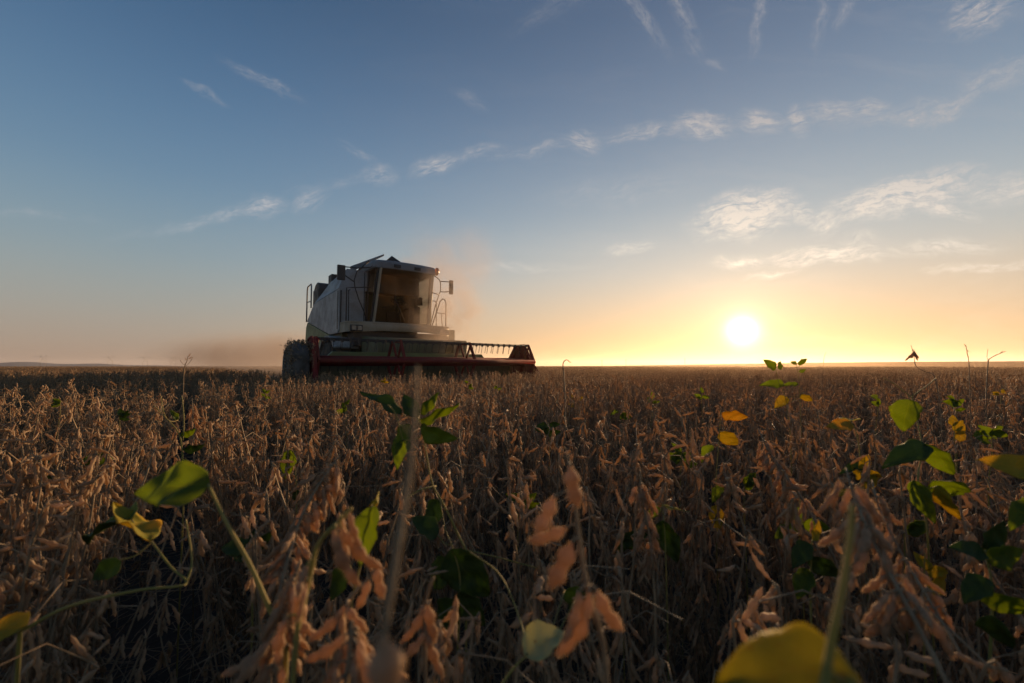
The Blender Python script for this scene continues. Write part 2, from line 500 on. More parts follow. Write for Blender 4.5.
# ------------------------------------------------------------------ mesh builder
class MB:
    def __init__(s):
        s.v, s.f, s.sm, s.mi, s.uv = [], [], [], [], {}

    def add(s, vs, fs, smooth=False, mi=0, mtx=None):
        k = len(s.v)
        if mtx is not None:
            vs = [mtx @ Vector(p) for p in vs]
        s.v += [tuple(p) for p in vs]
        s.f += [tuple(i + k for i in f) for f in fs]
        s.sm += [smooth] * len(fs)
        s.mi += [mi] * len(fs)
        return s

    def box(s, a, b, mi=0, mtx=None):
        (x0, y0, z0), (x1, y1, z1) = a, b
        vs = [(x0, y0, z0), (x1, y0, z0), (x1, y1, z0), (x0, y1, z0), (x0, y0, z1), (x1, y0, z1), (x1, y1, z1), (x0, y1, z1)]
        fs = [(0, 3, 2, 1), (4, 5, 6, 7), (0, 1, 5, 4), (1, 2, 6, 5), (2, 3, 7, 6), (3, 0, 4, 7)]
        return s.add(vs, fs, False, mi, mtx)

    def prism_x(s, poly, x0, x1, mi=0):
        """poly of (y, z), from x0 to x1"""
        n = len(poly)
        vs = [(x0, y, z) for y, z in poly] + [(x1, y, z) for y, z in poly]
        fs = [tuple(range(n))[::-1], tuple(range(n, 2 * n))]
        fs += [(i, (i + 1) % n, (i + 1) % n + n, i + n) for i in range(n)]
        return s.add(vs, fs, False, mi)

    def prism_z(s, poly, z0, z1, mi=0):
        n = len(poly)
        vs = [(x, y, z0) for x, y in poly] + [(x, y, z1) for x, y in poly]
        fs = [tuple(range(n))[::-1], tuple(range(n, 2 * n))]
        fs += [(i, (i + 1) % n, (i + 1) % n + n, i + n) for i in range(n)]
        return s.add(vs, fs, False, mi)

    def tube(s, path, rad, n=8, mi=0, cap=True):
        path = [Vector(p) for p in path]
        m = len(path)
        if not hasattr(rad, '__len__'):
            rad = [rad] * m
        vs, fs = [], []
        ref = None
        for i, p in enumerate(path):
            d = (path[min(i + 1, m - 1)] - path[max(i - 1, 0)]).normalized()
            if ref is None:
                ref = d.orthogonal().normalized()
            ref = (ref - d * ref.dot(d))
            if ref.length < 1e-6:
                ref = d.orthogonal()
            ref.normalize()
            bi = d.cross(ref)
            for j in range(n):
                a = 2 * pi * j / n
                vs.append(p + (ref * cos(a) + bi * sin(a)) * rad[i])
        for i in range(m - 1):
            for j in range(n):
                fs.append((i * n + j, i * n + (j + 1) % n, (i + 1) * n + (j + 1) % n, (i + 1) * n + j))
        if cap:
            fs.append(tuple(range(n))[::-1])
            fs.append(tuple(range((m - 1) * n, m * n)))
        return s.add(vs, fs, True, mi)

    def disc_x(s, prof, cx, cy, cz, n=32, mi=0):
        """lathe round the x axis; prof of (x, radius)"""
        vs, fs = [], []
        for x, r in prof:
            for j in range(n):
                a = 2 * pi * j / n
                vs.append((cx + x, cy + r * cos(a), cz + r * sin(a)))
        for i in range(len(prof) - 1):
            for j in range(n):
                fs.append((i * n + j, i * n + (j + 1) % n, (i + 1) * n + (j + 1) % n, (i + 1) * n + j))
        fs.append(tuple(range(n))[::-1])
        fs.append(tuple(range((len(prof) - 1) * n, len(prof) * n)))
        return s.add(vs, fs, True, mi)

    def mesh(s, name, mats):
        me = bpy.data.meshes.new(name)
        me.from_pydata(s.v, [], s.f)
        if not isinstance(mats, (list, tuple)):
            mats = [mats]
        for m in mats:
            me.materials.append(m)
        me.polygons.foreach_set('use_smooth', s.sm)
        me.polygons.foreach_set('material_index', s.mi)
        me.update()
        return me

    def build(s, name, mats, parent=None, bevel=0.0, auto=False):
        me = s.mesh(name, mats)
        o = bpy.data.objects.new(name, me)
        COL.objects.link(o)
        o.parent = parent
        if bevel:
            bv = o.modifiers.new('bevel', 'BEVEL')
            bv.width = bevel
            bv.segments = 2
            bv.limit_method = 'ANGLE'
            bv.angle_limit = radians(35)
            bv.harden_normals = False
        return o


def tag(o, label=None, cat=None, group=None, kind=None):
    if label: o['label'] = label
    if cat: o['category'] = cat
    if group: o['group'] = group
    if kind: o['kind'] = kind
    return o


def empty(name, loc, rz=0.0):
    o = bpy.data.objects.new(name, None)
    o.empty_display_size = 0.1
    COL.objects.link(o)
    o.location = loc
    o.rotation_euler = (0, 0, rz)
    return o


def link(name, me, parent=None, mtx=None):
    o = bpy.data.objects.new(name, me)
    COL.objects.link(o)
    o.parent = parent
    if mtx is not None:
        o.matrix_local = mtx
    return o


# ------------------------------------------------------------------ ground, far crop, hills
def sm(x):
    x = max(0.0, min(1.0, x))
    return x * x * (3 - 2 * x)


def terrain(x, y):
    r = sqrt(x * x + y * y)
    az = atan2(x, y)
    return 4.0 * sm((r - 60) / 500) * sm((az - 0.05) / 0.75) - 0.6 * sm((r - 60) / 500) * sm((0.15 - az) / 0.5)


def polar_sheet(name, radii, zoff, material, bump=0.0, na=240, full=True, rng=random.Random(5)):
    b = MB()
    vs, fs = [], []
    a0, a1 = -pi, pi
    for i, r in enumerate(radii):
        for j in range(na):
            a = a0 + (a1 - a0) * j / na
            x, y = r * sin(a), r * cos(a)
            vs.append((x, y, terrain(x, y) + zoff + (rng.uniform(-bump, bump) if bump else 0)))
    for i in range(len(radii) - 1):
        for j in range(na):
            k = (j + 1) % na
            fs.append((i * na + j, (i + 1) * na + j, (i + 1) * na + k, i * na + k))
    if full:
        c = len(vs)
        vs.append((0, 0, terrain(0, 0) + zoff))
        for j in range(na):
            fs.append((c, j, (j + 1) % na))
    b.add(vs, fs, True)
    return b.build(name, material)


radii = [0.6 * 1.22 ** i for i in range(47)]
gr = polar_sheet('ground', radii, 0.0, M['soil'], full=True)
tag(gr, kind='structure')
cr = polar_sheet('distant_crop', [52 * 1.07 ** i for i in range(60)], 0.80, M['canopy'], bump=0.06, na=700, full=False)
tag(cr, 'brown mass of ripe soybeans running to the horizon', 'crop', kind='stuff')

b = MB()
n = 90
vs, fs = [], []
R = random.Random(3)
for i in range(n + 1):
    px = -420 + (640) * i / n
    az = atan((px - 512) / FPX)
    env = sm((215 - px) / 120)
    h = (19 + 4 * sin(i * .23) + 3 * sin(i * .61 + 1)) * env - 4
    for k, (rr, hh) in enumerate(((2900, -6), (3300, h), (4200, h * .8), (5200, -6))):
        vs.append((rr * sin(az), rr * cos(az), hh))
for i in range(n):
    for k in range(3):
        a = i * 4 + k
        fs.append((a, a + 1, a + 5, a + 4))
b.add(vs, fs, True)
tag(b.build('hills', M['hills']), kind='structure')

# ------------------------------------------------------------------ rows
A = radians(37)
UD = Vector((cos(A), sin(A), 0))            # across the rows
WD = Vector((-sin(A), cos(A), 0))           # along the rows, away from the camera
O_M = Vector((-1.588, 9.638, 0))            # harvester: centre of the header's front edge, on the ground


# ------------------------------------------------------------------ combine harvester (x across, y to its rear, z up)
hv = empty('combine_harvester', O_M, A)
tag(hv, 'grey-white combine harvester with wide red and black header cutting the dry crop', 'combine harvester')

# main hull
b = MB()
b.prism_x([(2.82, 1.25), (2.82, 3.0), (5.5, 2.92), (6.55, 2.35), (6.55, 1.6), (5.6, 1.1), (3.4, 1.0)], -1.42, 0.70)
b.prism_x([(4.8, 1.25), (4.8, 2.9), (5.5, 2.90), (6.53, 2.33), (6.53, 1.6), (5.6, 1.12)], 0.70, 1.42)
b.prism_x([(2.82, 1.25), (2.82, 1.86), (4.8, 1.86), (4.8, 1.25)], 0.70, 1.40)
b.build('hull', M['dkgreen'], hv, 0.02)
for sx in (-1, 1):
    b = MB()
    x0, x1 = sx * 1.53, sx * 1.47
    if sx < 0:
        b.prism_x([(2.8, 1.90), (2.8, 3.04), (5.55, 2.97), (6.42, 2.52), (6.38, 2.47), (3.6, 1.90)], x0, x1)
    else:
        b.prism_x([(4.8, 2.15), (4.8, 3.0), (5.55, 2.97), (6.42, 2.52), (6.38, 2.47)], x0, x1)
    o = b.build('side_panel', M['white'], hv, 0.015)
    b = MB()
    b.prism_x([(3.62, 1.885), (6.38, 2.455), (6.56, 2.3), (6.62, 1.9), (6.45, 1.45), (4.6, 1.35), (3.7, 1.55)], x0, x1)
    b.build('lower_panel', M['green'], hv, 0.015)
# grain tank with sides that lean in
b = MB()
z0, z1, z2, z3 = 3.05, 3.60, 3.50, 3.27
vs = [(-1.53, 2.8, z0), (0.72, 2.8, z0), (0.72, 5.5, 2.98), (-1.53, 5.5, 2.98),
      (-1.33, 2.84, z1), (0.70, 2.84, z1), (0.70, 4.4, z2), (-1.33, 4.4, z2), (0.70, 5.5, z3), (-1.33, 5.5, z3)]
fs = [(0, 1, 5, 4), (1, 2, 8, 6, 5), (2, 3, 9, 8), (3, 0, 4, 7, 9), (4, 5, 6, 7), (7, 6, 8, 9), (3, 2, 1, 0)]
b.add(vs, fs)
b.build('grain_tank', M['white'], hv, 0.02)
# front bulkhead beside the cab
b = MB()
b.box((-1.53, 2.70, 1.95), (-0.86, 2.79, 3.04))
b.add([(-1.53, 2.72, 3.043), (0.7, 2.72, 3.043), (0.7, 2.8, 3.6), (-1.33, 2.8, 3.6)], [(0, 1, 2, 3)])
b.build('front_bulkhead', M['white'], hv, 0.012)
b = MB()
b.box((-1.50, 2.685, 2.1), (-1.475, 2.698, 3.0)); b.box((-1.535, 2.795, 2.0), (-1.528, 2.86, 3.0))
b.build('bulkhead_trim', M['black'], hv)
# open grain tank flaps
b = MB()
b.add([(-1.18, 2.95, 3.72), (-0.28, 2.95, 4.19), (-0.28, 3.07, 4.19), (-1.18, 3.07, 3.72),
       (-1.14, 2.95, 3.58), (-0.28, 2.95, 4.14), (-0.28, 3.07, 4.14), (-1.14, 3.07, 3.58)],
      [(0, 1, 2, 3), (7, 6, 5, 4), (0, 4, 5, 1), (1, 5, 6, 2), (2, 6, 7, 3), (3, 7, 4, 0)])
b.build('tank_flap', M['roof'], hv, 0.01)
b = MB()
b.add([(-0.10, 3.5, 4.08), (0.2, 3.62, 4.36), (0.55, 3.5, 4.12), (-0.10, 4.2, 3.6), (0.2, 4.3, 3.7), (0.55, 4.2, 3.6),
       (-0.1, 3.5, 3.9), (0.55, 3.5, 3.9)],
      [(0, 1, 4, 3), (1, 2, 5, 4), (0, 6, 7, 2, 1), (0, 3, 6), (2, 7, 5), (3, 4, 5, 7, 6)])
b.build('tank_cover', M['black'], hv, 0.01)
b = MB()
b.tube([(-1.0, 2.95, 3.6), (-0.7, 2.95, 3.92)], 0.02)
b.build('flap_strut', M['black'], hv)
# engine deck things
b = MB()
pr = [(5.62, 2.9), (5.62, 3.50), (5.72, 3.66), (5.95, 3.73), (6.2, 3.68), (6.42, 3.50), (6.48, 3.2), (6.48, 2.5), (6.0, 2.6)]
b.prism_x(pr, -1.36, -0.5)
ai = b.build('air_intake', M['black'], hv, 0.03)
b = MB()
for k in range(9):
    b.box((-1.375, 5.74 + k * 0.078, 2.95), (-1.362, 5.76 + k * 0.078, 3.5))
b.build('intake_grille', M['steel'], ai)
b = MB()
b.box((-1.32, 4.36, 3.40), (-1.05, 4.72, 3.74))
b.build('exhaust_box', M['black'], hv, 0.02)
b = MB()
b.tube([(0.2, 5.6, 3.0), (0.2, 5.6, 3.42), (0.2, 5.72, 3.5)], 0.06, 12)
b.build('exhaust_pipe', M['steel'], hv)
b = MB()
b.tube([(-1.5, 6.66, 2.5), (-1.5, 6.66, 3.55), (-1.5, 6.58, 3.66), (-1.5, 6.1, 3.68), (-1.5, 6.06, 3.6), (-1.5, 6.04, 2.9)], 0.022)
b.tube([(-1.5, 6.66, 3.15), (-1.5, 6.05, 3.12)], 0.018)
b.build('rear_handrail', M['grey'], hv)
b = MB()
for k in range(7):
    z = 1.2 + k * 0.28
    b.tube([(-0.55, 6.75, z), (-0.95, 6.75, z)], 0.018)
b.tube([(-0.55, 6.75, 1.0), (-0.55, 6.75, 3.4)], 0.02)
b.tube([(-0.95, 6.75, 1.0), (-0.95, 6.75, 3.4)], 0.02)
b.build('rear_ladder', M['steel'], hv)
b = MB()
b.prism_x([(6.5, 1.3), (6.5, 2.9), (6.9, 2.75), (7.6, 2.0), (7.75, 1.2), (7.3, 1.0)], -1.1, 1.1)
b.build('straw_hood', M['grey'], hv, 0.05)
# unloading auger folded back on the far side
b = MB()
b.tube([(0.6, 4.9, 3.1), (1.2, 5.1, 3.25), (1.35, 8.6, 3.15)], 0.17, 14)
b.build('unloading_auger', M['green'], hv)


# wheels
def wheel(cx, cy, r, wdt, lugs):
    w = MB()
    pr = [(-wdt / 2, r * .62), (-wdt / 2, r * .86), (-wdt * .42, r * .95), (-wdt * .2, r * .975), (wdt * .2, r * .975), (wdt * .42, r * .95), (wdt / 2, r * .86), (wdt / 2, r * .62)]
    w.disc_x(pr, cx, cy, r, 40)
    for k in range(lugs):
        for s in (-1, 1):
            a = 2 * pi * (k + (0.25 if s > 0 else -0.25)) / lugs
            mt = Matrix.Translation((cx + s * wdt * .24, cy, r)) @ Matrix.Rotation(a, 4, 'X') @ Matrix.Translation((0, 0, r * .96)) @ Matrix.Rotation(s * 0.7, 4, 'Z')
            w.box((-wdt * .28, -.025, -.03), (wdt * .28, .025, .035), mtx=mt)
    wh = w.build('wheel', M['rubber'], hv)
    q = MB()
    s = 1 if cx > 0 else -1
    q.disc_x([(s * wdt * .44, r * .62), (s * wdt * .40, r * .56), (s * wdt * .15, r * .5), (s * wdt * .1, r * .22), (s * wdt * .3, r * .2), (s * wdt * .32, .01)], cx, cy, r, 32)
    q.build('rim', M['white'], wh)
    return wh


for sx in (-1, 1):
    wheel(sx * 1.42, 3.05, 0.86, 0.62, 18)
    wheel(sx * 1.25, 6.45, 0.55, 0.42, 16)
b = MB()
b.tube([(-1.2, 3.05, 0.86), (1.2, 3.05, 0.86)], 0.13, 12)
b.build('axle', M['black'], hv)
b = MB()
b.tube([(-1.1, 6.45, 0.55), (1.1, 6.45, 0.55)], 0.09, 12)
b.build('axle', M['black'], hv)
for sx in (-1, 1):
    b = MB()
    arc = [(3.05 + 1.0 * cos(a), 0.86 + 0.98 * sin(a)) for a in [radians(q) for q in range(20, 150, 13)]]
    pr = arc + [(y * 1.0 + (3.05 - y) * .04, z - .04) for y, z in arc[::-1]]
    b.prism_x(pr, sx * 1.12, sx * 1.74)
    b.build('mudguard', M['grey'], hv)

# cab platform
b = MB()
out = [(-1.50, 2.72), (-1.50, 2.22), (-1.42, 2.12), (-1.2, 2.06), (-0.6, 1.98), (0, 1.95), (0.6, 1.98), (1.15, 2.06), (1.36, 2.16), (1.40, 2.30), (1.40, 2.72)]
b.prism_z(out, 2.12, 2.165)
b.build('cab_platform', M['beige'], hv, 0.012)
b = MB()
vs, fs = [], []
o2 = out[1:-1]
for (x, y) in o2:
    vs += [(x, y, 2.118), (x * 1.0, y - 0.012, 2.04), (x * 1.0, y + (0.0 if abs(x) > 1.1 else 0.05), 1.90 if abs(x) > 1.1 else 1.95)]
for i in range(len(o2) - 1):
    for k in range(2):
        a = i * 3 + k
        fs.append((a, a + 3, a + 4, a + 1))
b.add(vs, fs, True)
b.box((-1.50, 2.24, 1.90), (-1.46, 2.72, 2.118))
b.box((1.36, 2.32, 1.90), (1.40, 2.72, 2.118))
b.build('platform_skirt', M['beige'], hv)
for x0, x1, m_ in ((-1.42, -1.12, 'lamp'), (1.02, 1.30, 'lamp')):
    b = MB()
    b.box((x0, 2.035, 1.915), (x1, 2.12, 2.07))
    h = b.build('headlight', M['black'], hv, 0.012)
    b = MB()
    w_ = (x1 - x0)
    for k in (0, 1):
        xa = x0 + .03 + k * (w_ / 2 - .005)
        b.box((xa, 2.028, 1.94), (xa + w_ / 2 - .05, 2.036, 2.045))
    b.build('lamp_lens', M['lamp'], h)
b = MB()
b.box((-1.30, 2.2, 1.55), (1.3, 2.75, 1.94))
b.build('front_axle_housing', M['black'], hv, 0.02)

# cab
CBL, CBR = -0.76, 0.78
FB, FT = 2.33, 2.10       # front glass: bottom / top
ZB, ZT = 2.17, 3.585
b = MB()


def quadbar(b, p, q, wx, wy):
    p, q = Vector(p), Vector(q)
    vs = [(p.x - wx, p.y - wy, p.z), (p.x + wx, p.y - wy, p.z), (p.x + wx, p.y + wy, p.z), (p.x - wx, p.y + wy, p.z),
          (q.x - wx, q.y - wy, q.z), (q.x + wx, q.y - wy, q.z), (q.x + wx, q.y + wy, q.z), (q.x - wx, q.y + wy, q.z)]
    b.add(vs, [(0, 3, 2, 1), (4, 5, 6, 7), (0, 1, 5, 4), (1, 2, 6, 5), (2, 3, 7, 6), (3, 0, 4, 7)])


for sx, x in ((-1, CBL), (1, CBR)):
    quadbar(b, (x, FB, ZB), (x + (.09 if sx < 0 else 0), FT, ZT), 0.028, 0.035)
    b.build('front_pillar', M['beige'], hv, 0.008)
    b = MB()
b = MB()
for sx, x in ((-1, CBL), (1, CBR)):
    quadbar(b, (x + sx * .035, FB + .07, ZB), (x + (.06 if sx < 0 else .01), FT + .08, ZT), 0.03, 0.045)
    quadbar(b, (x + sx * .07, 3.28, ZB), (x + sx * .05, 3.24, ZT), 0.03, 0.06)
    quadbar(b, (x + sx * .075, 2.66, ZB), (x + sx * .045, 2.62, ZT), 0.02, 0.03) if sx < 0 else None
    b.box((min(x, x + sx * .1), FB, ZB - .0), (max(x, x + sx * .1), 3.4, ZB + .06))
b.box((CBL, FB - .03, ZB + .001), (CBR, FB + .03, ZB + .04))
b.build('cab_frame', M['black'], hv)
b = MB()
b.box((-0.80, 3.3, 2.16), (0.80, 3.36, 2.9))
b.box((-0.80, 3.3, 2.9), (-0.35, 3.36, 3.66)); b.box((0.35, 3.3, 2.9), (0.62, 3.36, 3.66))
b.build('cab_rear_wall', M['seat'], hv)
b = MB()     # curved windscreen
vs, fs = [], []
N = 9
for i in range(N):
    s_ = i / (N - 1)
    x = CBL + .03 + (CBR - CBL - .06) * s_
    xt = x + .09 * (1 - s_)
    bow = -0.10 * (1 - (2 * s_ - 1) ** 2)
    vs += [(x, FB + bow, ZB + .03), ((x + xt) / 2, (FB + FT) / 2 + bow * 1.1, (ZB + ZT) / 2), (xt, FT + bow, ZT)]
for i in range(N - 1):
    fs += [(i * 3, i * 3 + 3, i * 3 + 4, i * 3 + 1), (i * 3 + 1, i * 3 + 4, i * 3 + 5, i * 3 + 2)]
b.add(vs, fs, True)
ws = b.build('windscreen', M['glass'], hv)
b = MB()
b.tube([(0.05, FB - .115, 2.24), (-0.28, FB - .20, 2.85)], 0.008, 6)
b.tube([(-0.28, FB - .205, 2.55), (-0.28, FB - .245, 3.1)], 0.009, 6)
b.build('wiper', M['black'], ws)
for sx, x in ((-1, CBL - .05), (1, CBR + .05)):
    b = MB()
    b.add([(x, FB + .1, ZB + .06), (x, 3.24, ZB + .06), (x + sx * -.02, 3.22, ZT), (x + sx * -.03, FT + .12, ZT)], [(0, 1, 2, 3)])
    sw = b.build('side_window', M['sideglass'], hv)
b = MB()
rp = [(-0.86, 3.40), (-0.86, 2.28), (-0.80, 2.12), (-0.48, 2.04), (0.02, 2.0), (0.52, 2.02), (0.88, 2.08), (0.95, 2.22), (0.95, 3.40)]
vs, fs = [], []
nn = len(rp)
for (sc, z) in ((0.97, 3.575), (1.0, 3.60), (1.0, 3.72), (0.97, 3.785), (0.86, 3.82)):
    for (x, y) in rp:
        vs.append((x * sc, 2.8 + (y - 2.8) * sc, z))
for k in range(4):
    for i in range(nn):
        j = (i + 1) % nn
        fs.append((k * nn + i, k * nn + j, (k + 1) * nn + j, (k + 1) * nn + i))
fs.append(tuple(range(nn))[::-1]); fs.append(tuple(range(4 * nn, 5 * nn)))
b.add(vs, fs)
rf = b.build('cab_roof', M['roof'], hv, 0.015)
for x in (-0.26, 0.30):
    b = MB()
    yf = 1.985 if abs(x) < .4 else 2.03
    b.box((x - .09, yf, 3.63), (x + .09, yf + .1, 3.71))
    b.build('work_light', M['black'], rf, 0.01)
b = MB()
b.tube([(0.93, 2.14, 3.60), (0.93, 2.1, 3.66), (0.93, 2.1, 3.74), (0.93, 2.1, 3.80)], [0.03, 0.06, 0.065, 0.035], 14)
b.build('beacon', M['amber'], hv)
b = MB()
b.tube([(CBR + .035, FB + .0, ZB), (CBR + .035, FT + .0, ZT - .01)], 0.026, 12)
b.build('highlight_tube', M['highlight'], hv)  # tube added to show the bright sunlit line on the pillar
# inside the cab
b = MB()
b.box((-0.25, 2.75, 2.2), (0.25, 3.2, 2.55)); b.box((-0.24, 3.1, 2.55), (0.24, 3.22, 3.2)); b.box((-0.14, 3.1, 3.22), (0.14, 3.2, 3.42))
b.box((0.27, 2.7, 2.62), (0.36, 3.15, 2.68)); b.box((-0.36, 2.7, 2.62), (-0.27, 3.15, 2.68))
b.build('driver_seat', M['seat'], hv, 0.03)
b = MB()
b.tube([(0, 2.42, 2.2), (0, 2.52, 2.78)], 0.035, 10)
ring = [Vector((0.2 * cos(a), 2.55 + 0.2 * sin(a) * .85, 2.80 + 0.2 * sin(a) * .5)) for a in [2 * pi * k / 20 for k in range(21)]]
b.tube(ring, 0.014, 6, cap=False)
b.tube([ring[0], ring[10]], 0.012, 6)
b.build('steering_wheel', M['black'], hv)
b = MB()
b.box((0.42, 2.5, 2.2), (0.62, 3.1, 2.72)); b.box((0.5, 2.42, 2.75), (0.66, 2.5, 2.98))
b.build('control_console', M['seat'], hv, 0.02)

# mirrors and rails
def mirror(x0, x1, z0, z1, y, arms):
    m = MB()
    m.box((x0, y - .03, z0), (x1, y + .04, z1))
    mo = m.build('mirror', M['black'], hv, 0.02)
    m = MB()
    m.box((x0 + .015, y + .0405, z0 + .02), (x1 - .015, y + .044, z1 - .02))
    m.build('mirror_glass', M['mirror'], mo)
    m = MB()
    for a in arms:
        m.tube(a, 0.014, 7)
    m.build('mirror_arm', M['black'], mo)


mirror(-1.77, -1.58, 3.13, 3.50, 2.02, [
    [(-0.88, 2.15, 3.62), (-0.95, 2.06, 3.55), (-1.2, 2.1, 3.51), (-1.28, 2.1, 3.4), (-1.34, 2.1, 3.18), (-1.32, 2.1, 3.01), (-1.22, 2.1, 2.71), (-1.08, 2.12, 2.42), (-0.98, 2.14, 2.166)],
    [(-1.58, 2.04, 3.47), (-1.2, 2.1, 3.50)], [(-1.58, 2.04, 3.26), (-1.34, 2.1, 3.14)]])
mirror(1.38, 1.50, 3.12, 3.53, 2.2, [
    [(0.84, 2.14, 3.585), (0.95, 2.2, 3.57), (1.06, 2.2, 3.50), (1.10, 2.2, 3.40), (1.10, 2.2, 3.20), (1.05, 2.2, 3.06), (0.95, 2.25, 2.7), (0.84, 2.3, 2.17)],
    [(1.38, 2.22, 3.48), (1.10, 2.2, 3.46)], [(1.38, 2.22, 3.20), (1.24, 2.21, 3.17), (1.10, 2.2, 3.16)], [(0.80, 2.14, 3.1), (1.06, 2.2, 3.07)]])
b = MB()
b.tube([(-1.46, 2.3, 2.165), (-1.46, 2.3, 3.01), (-1.3, 2.3, 3.03), (-0.85, 2.36, 3.1)], 0.014, 7)
b.tube([(-1.40, 2.3, 2.165), (-1.40, 2.34, 2.95), (-1.36, 2.36, 2.98), (-1.34, 2.62, 2.98)], 0.012, 7)
b.tube([(-1.05, 2.2, 2.165), (-1.02, 2.3, 3.45)], 0.012, 7)
b.build('handrail', M['black'], hv)
b = MB()
b.tube([(1.33, 2.3, 1.5), (1.33, 2.3, 2.85), (1.29, 2.3, 2.96), (1.22, 2.3, 2.98), (1.14, 2.3, 2.9), (0.90, 2.3, 2.20)], 0.018, 7)
b.tube([(0.93, 2.45, 2.17), (0.93, 2.45, 2.85), (0.97, 2.45, 2.92), (1.06, 2.45, 2.92), (1.10, 2.45, 2.85), (1.10, 2.45, 2.17)], 0.014, 7)
b.tube([(1.02, 2.3, 2.56), (1.33, 2.3, 2.56)], 0.012, 7)
b.tube([(1.24, 2.34, 2.17), (1.20, 2.34, 2.55)], 0.012, 7)
b.build('ladder_handrail', M['black'], hv)
b = MB()
for k in range(5):
    z = 0.55 + k * 0.32
    b.box((1.42, 2.35, z), (1.62 + (4 - k) * .0, 2.75, z + .03))
b.box((1.42, 2.33, 0.5), (1.64, 2.35, 2.1)); b.box((1.42, 2.75, 0.5), (1.64, 2.77, 2.1))
b.build('access_ladder', M['green'], hv)

# feeder house
b = MB()
b.prism_x([(2.9, 1.0), (2.9, 1.85), (2.3, 1.80), (1.0, 1.20), (0.95, 0.35), (1.5, 0.35)], -0.72, 0.72)
b.build('feeder_house', M['green'], hv, 0.02)
b = MB()
b.prism_x([(1.0, 1.36), (1.0, 1.62), (1.12, 1.70), (2.2, 1.80), (2.2, 1.36)], -1.1, 0.62)
b.prism_x([(1.15, 1.36), (1.15, 1.72), (2.0, 1.78), (2.0, 1.36)], 0.95, 1.35)
b.build('feeder_cover', M['dkgreen'], hv, 0.02)

# header
hd = empty('header', (0, 0, 0)); hd.parent = hv
b = MB()
b.prism_x([(0.95, 0.16), (0.95, 1.22), (1.03, 1.22), (1.03, 0.16)], -2.68, 2.68)
b.prism_x([(0.0, 0.10), (0.0, 0.13), (0.95, 0.16), (0.95, 0.12)], -2.68, 2.68)
b.build('header_pan', M['dkgreen'], hd, 0.01)
b = MB()
vs = [(-2.25, .93, 1.222), (1.80, .93, 1.222), (1.68, .93, 1.36), (-2.1, .93, 1.36), (-2.25, 1.05, 1.222), (1.80, 1.05, 1.222), (1.68, 1.05, 1.36), (-2.1, 1.05, 1.36)]
b.add(vs, [(0, 1, 2, 3), (5, 4, 7, 6), (0, 4, 5, 1), (1, 5, 6, 2), (2, 6, 7, 3), (3, 7, 4, 0)])
b.build('top_beam', M['green'], hd, 0.012)
for sx in (-1, 1):
    b = MB()
    pr = [(1.21, 1.02), (1.08, 1.26), (0.98, 1.38), (0.78, 1.62), (0.40, 1.62), (0.02, 1.10), (-0.30, 0.75), (-0.75, 0.18), (-0.6, 0.08), (1.21, 0.08)]
    if sx < 0:
        pr = [(1.0, 1.0), (0.6, 1.3), (0.25, 1.58), (0.0, 1.60), (-0.1, 1.5), (-0.25, 1.0), (-0.4, 0.7), (-0.8, 0.18), (-0.6, 0.08), (1.0, 0.08)]
    b.prism_x(pr, sx * 2.72, sx * 2.66)
    rim = pr + [pr[0]]
    for (p, q) in zip(rim[:-1], rim[1:]):
        b.tube([(sx * 2.72, p[0], p[1]), (sx * 2.72, q[0], q[1])], 0.024, 6)
    ep = b.build('end_plate', M['red'], hd, 0.006)
# left drive cover, rounded and clogged with stalks
b = MB()
vs, fs = [], []
ov = []
K = 28
for (xo, sc) in ((-2.76, 0.97), (-2.90, 1.0), (-2.99, 0.93), (-3.05, 0.78), (-3.07, 0.4)):
    for k in range(K):
        a = 2 * pi * k / K
        ca, sa = cos(a), sin(a)
        e = 0.80
        yy_ = 0.50 + 0.60 * sc * math.copysign(abs(ca) ** e, ca)
        zz_ = 1.02 + 0.49 * sc * math.copysign(abs(sa) ** e, sa)
        vs.append((xo, yy_, zz_))
for i in range(4):
    for k in range(K):
        fs.append((i * K + k, i * K + (k + 1) % K, (i + 1) * K + (k + 1) % K, (i + 1) * K + k))
fs.append(tuple(range(4 * K, 5 * K)))
b.add(vs, fs, True)
dc = b.build('drive_cover', M['dirtygrey'], hd)
b = MB()
R = random.Random(11)
for k in range(560):
    y = R.uniform(-0.30, 0.95); z = 1.50 - abs(R.gauss(0, 0.22))
    x = R.choice((-2.74, R.uniform(-3.1, -2.7)))
    if R.random() < .5:
        x = -3.04 + R.uniform(-.03, .03); y = R.uniform(-0.05, 0.72); z = R.uniform(.6, 1.45)
    d = Vector((R.gauss(0, 1), R.gauss(0, 1), R.gauss(-.2, 1))).normalized() * R.uniform(.03, .10)
    p = Vector((x, y, z))
    b.tube([p, p + d * .5 + Vector((0, 0, .01)), p + d], [0.006, 0.005, 0.003], 4)
for k in range(420):
    p = Vector((R.uniform(-3.02, -2.72), R.uniform(-.05, .9), 1.49 + R.uniform(-.05, .05)))
    if R.random() < .6:
        p = Vector((-3.06, R.uniform(-.05, .65), R.uniform(.6, 1.4)))
    q = Quaternion((R.gauss(0, 1), R.gauss(0, 1), R.gauss(0, 1), R.gauss(0, 1))).normalized().to_matrix().to_4x4()
    b.add([(0, 0, 0), (.03, .015, 0), (.06, 0, 0.01), (.03, -.02, 0)], [(0, 1, 2, 3)], False, 0, Matrix.Translation(p) @ q)
tag(b.build('plant_debris', M['stem'], hd), kind='stuff')
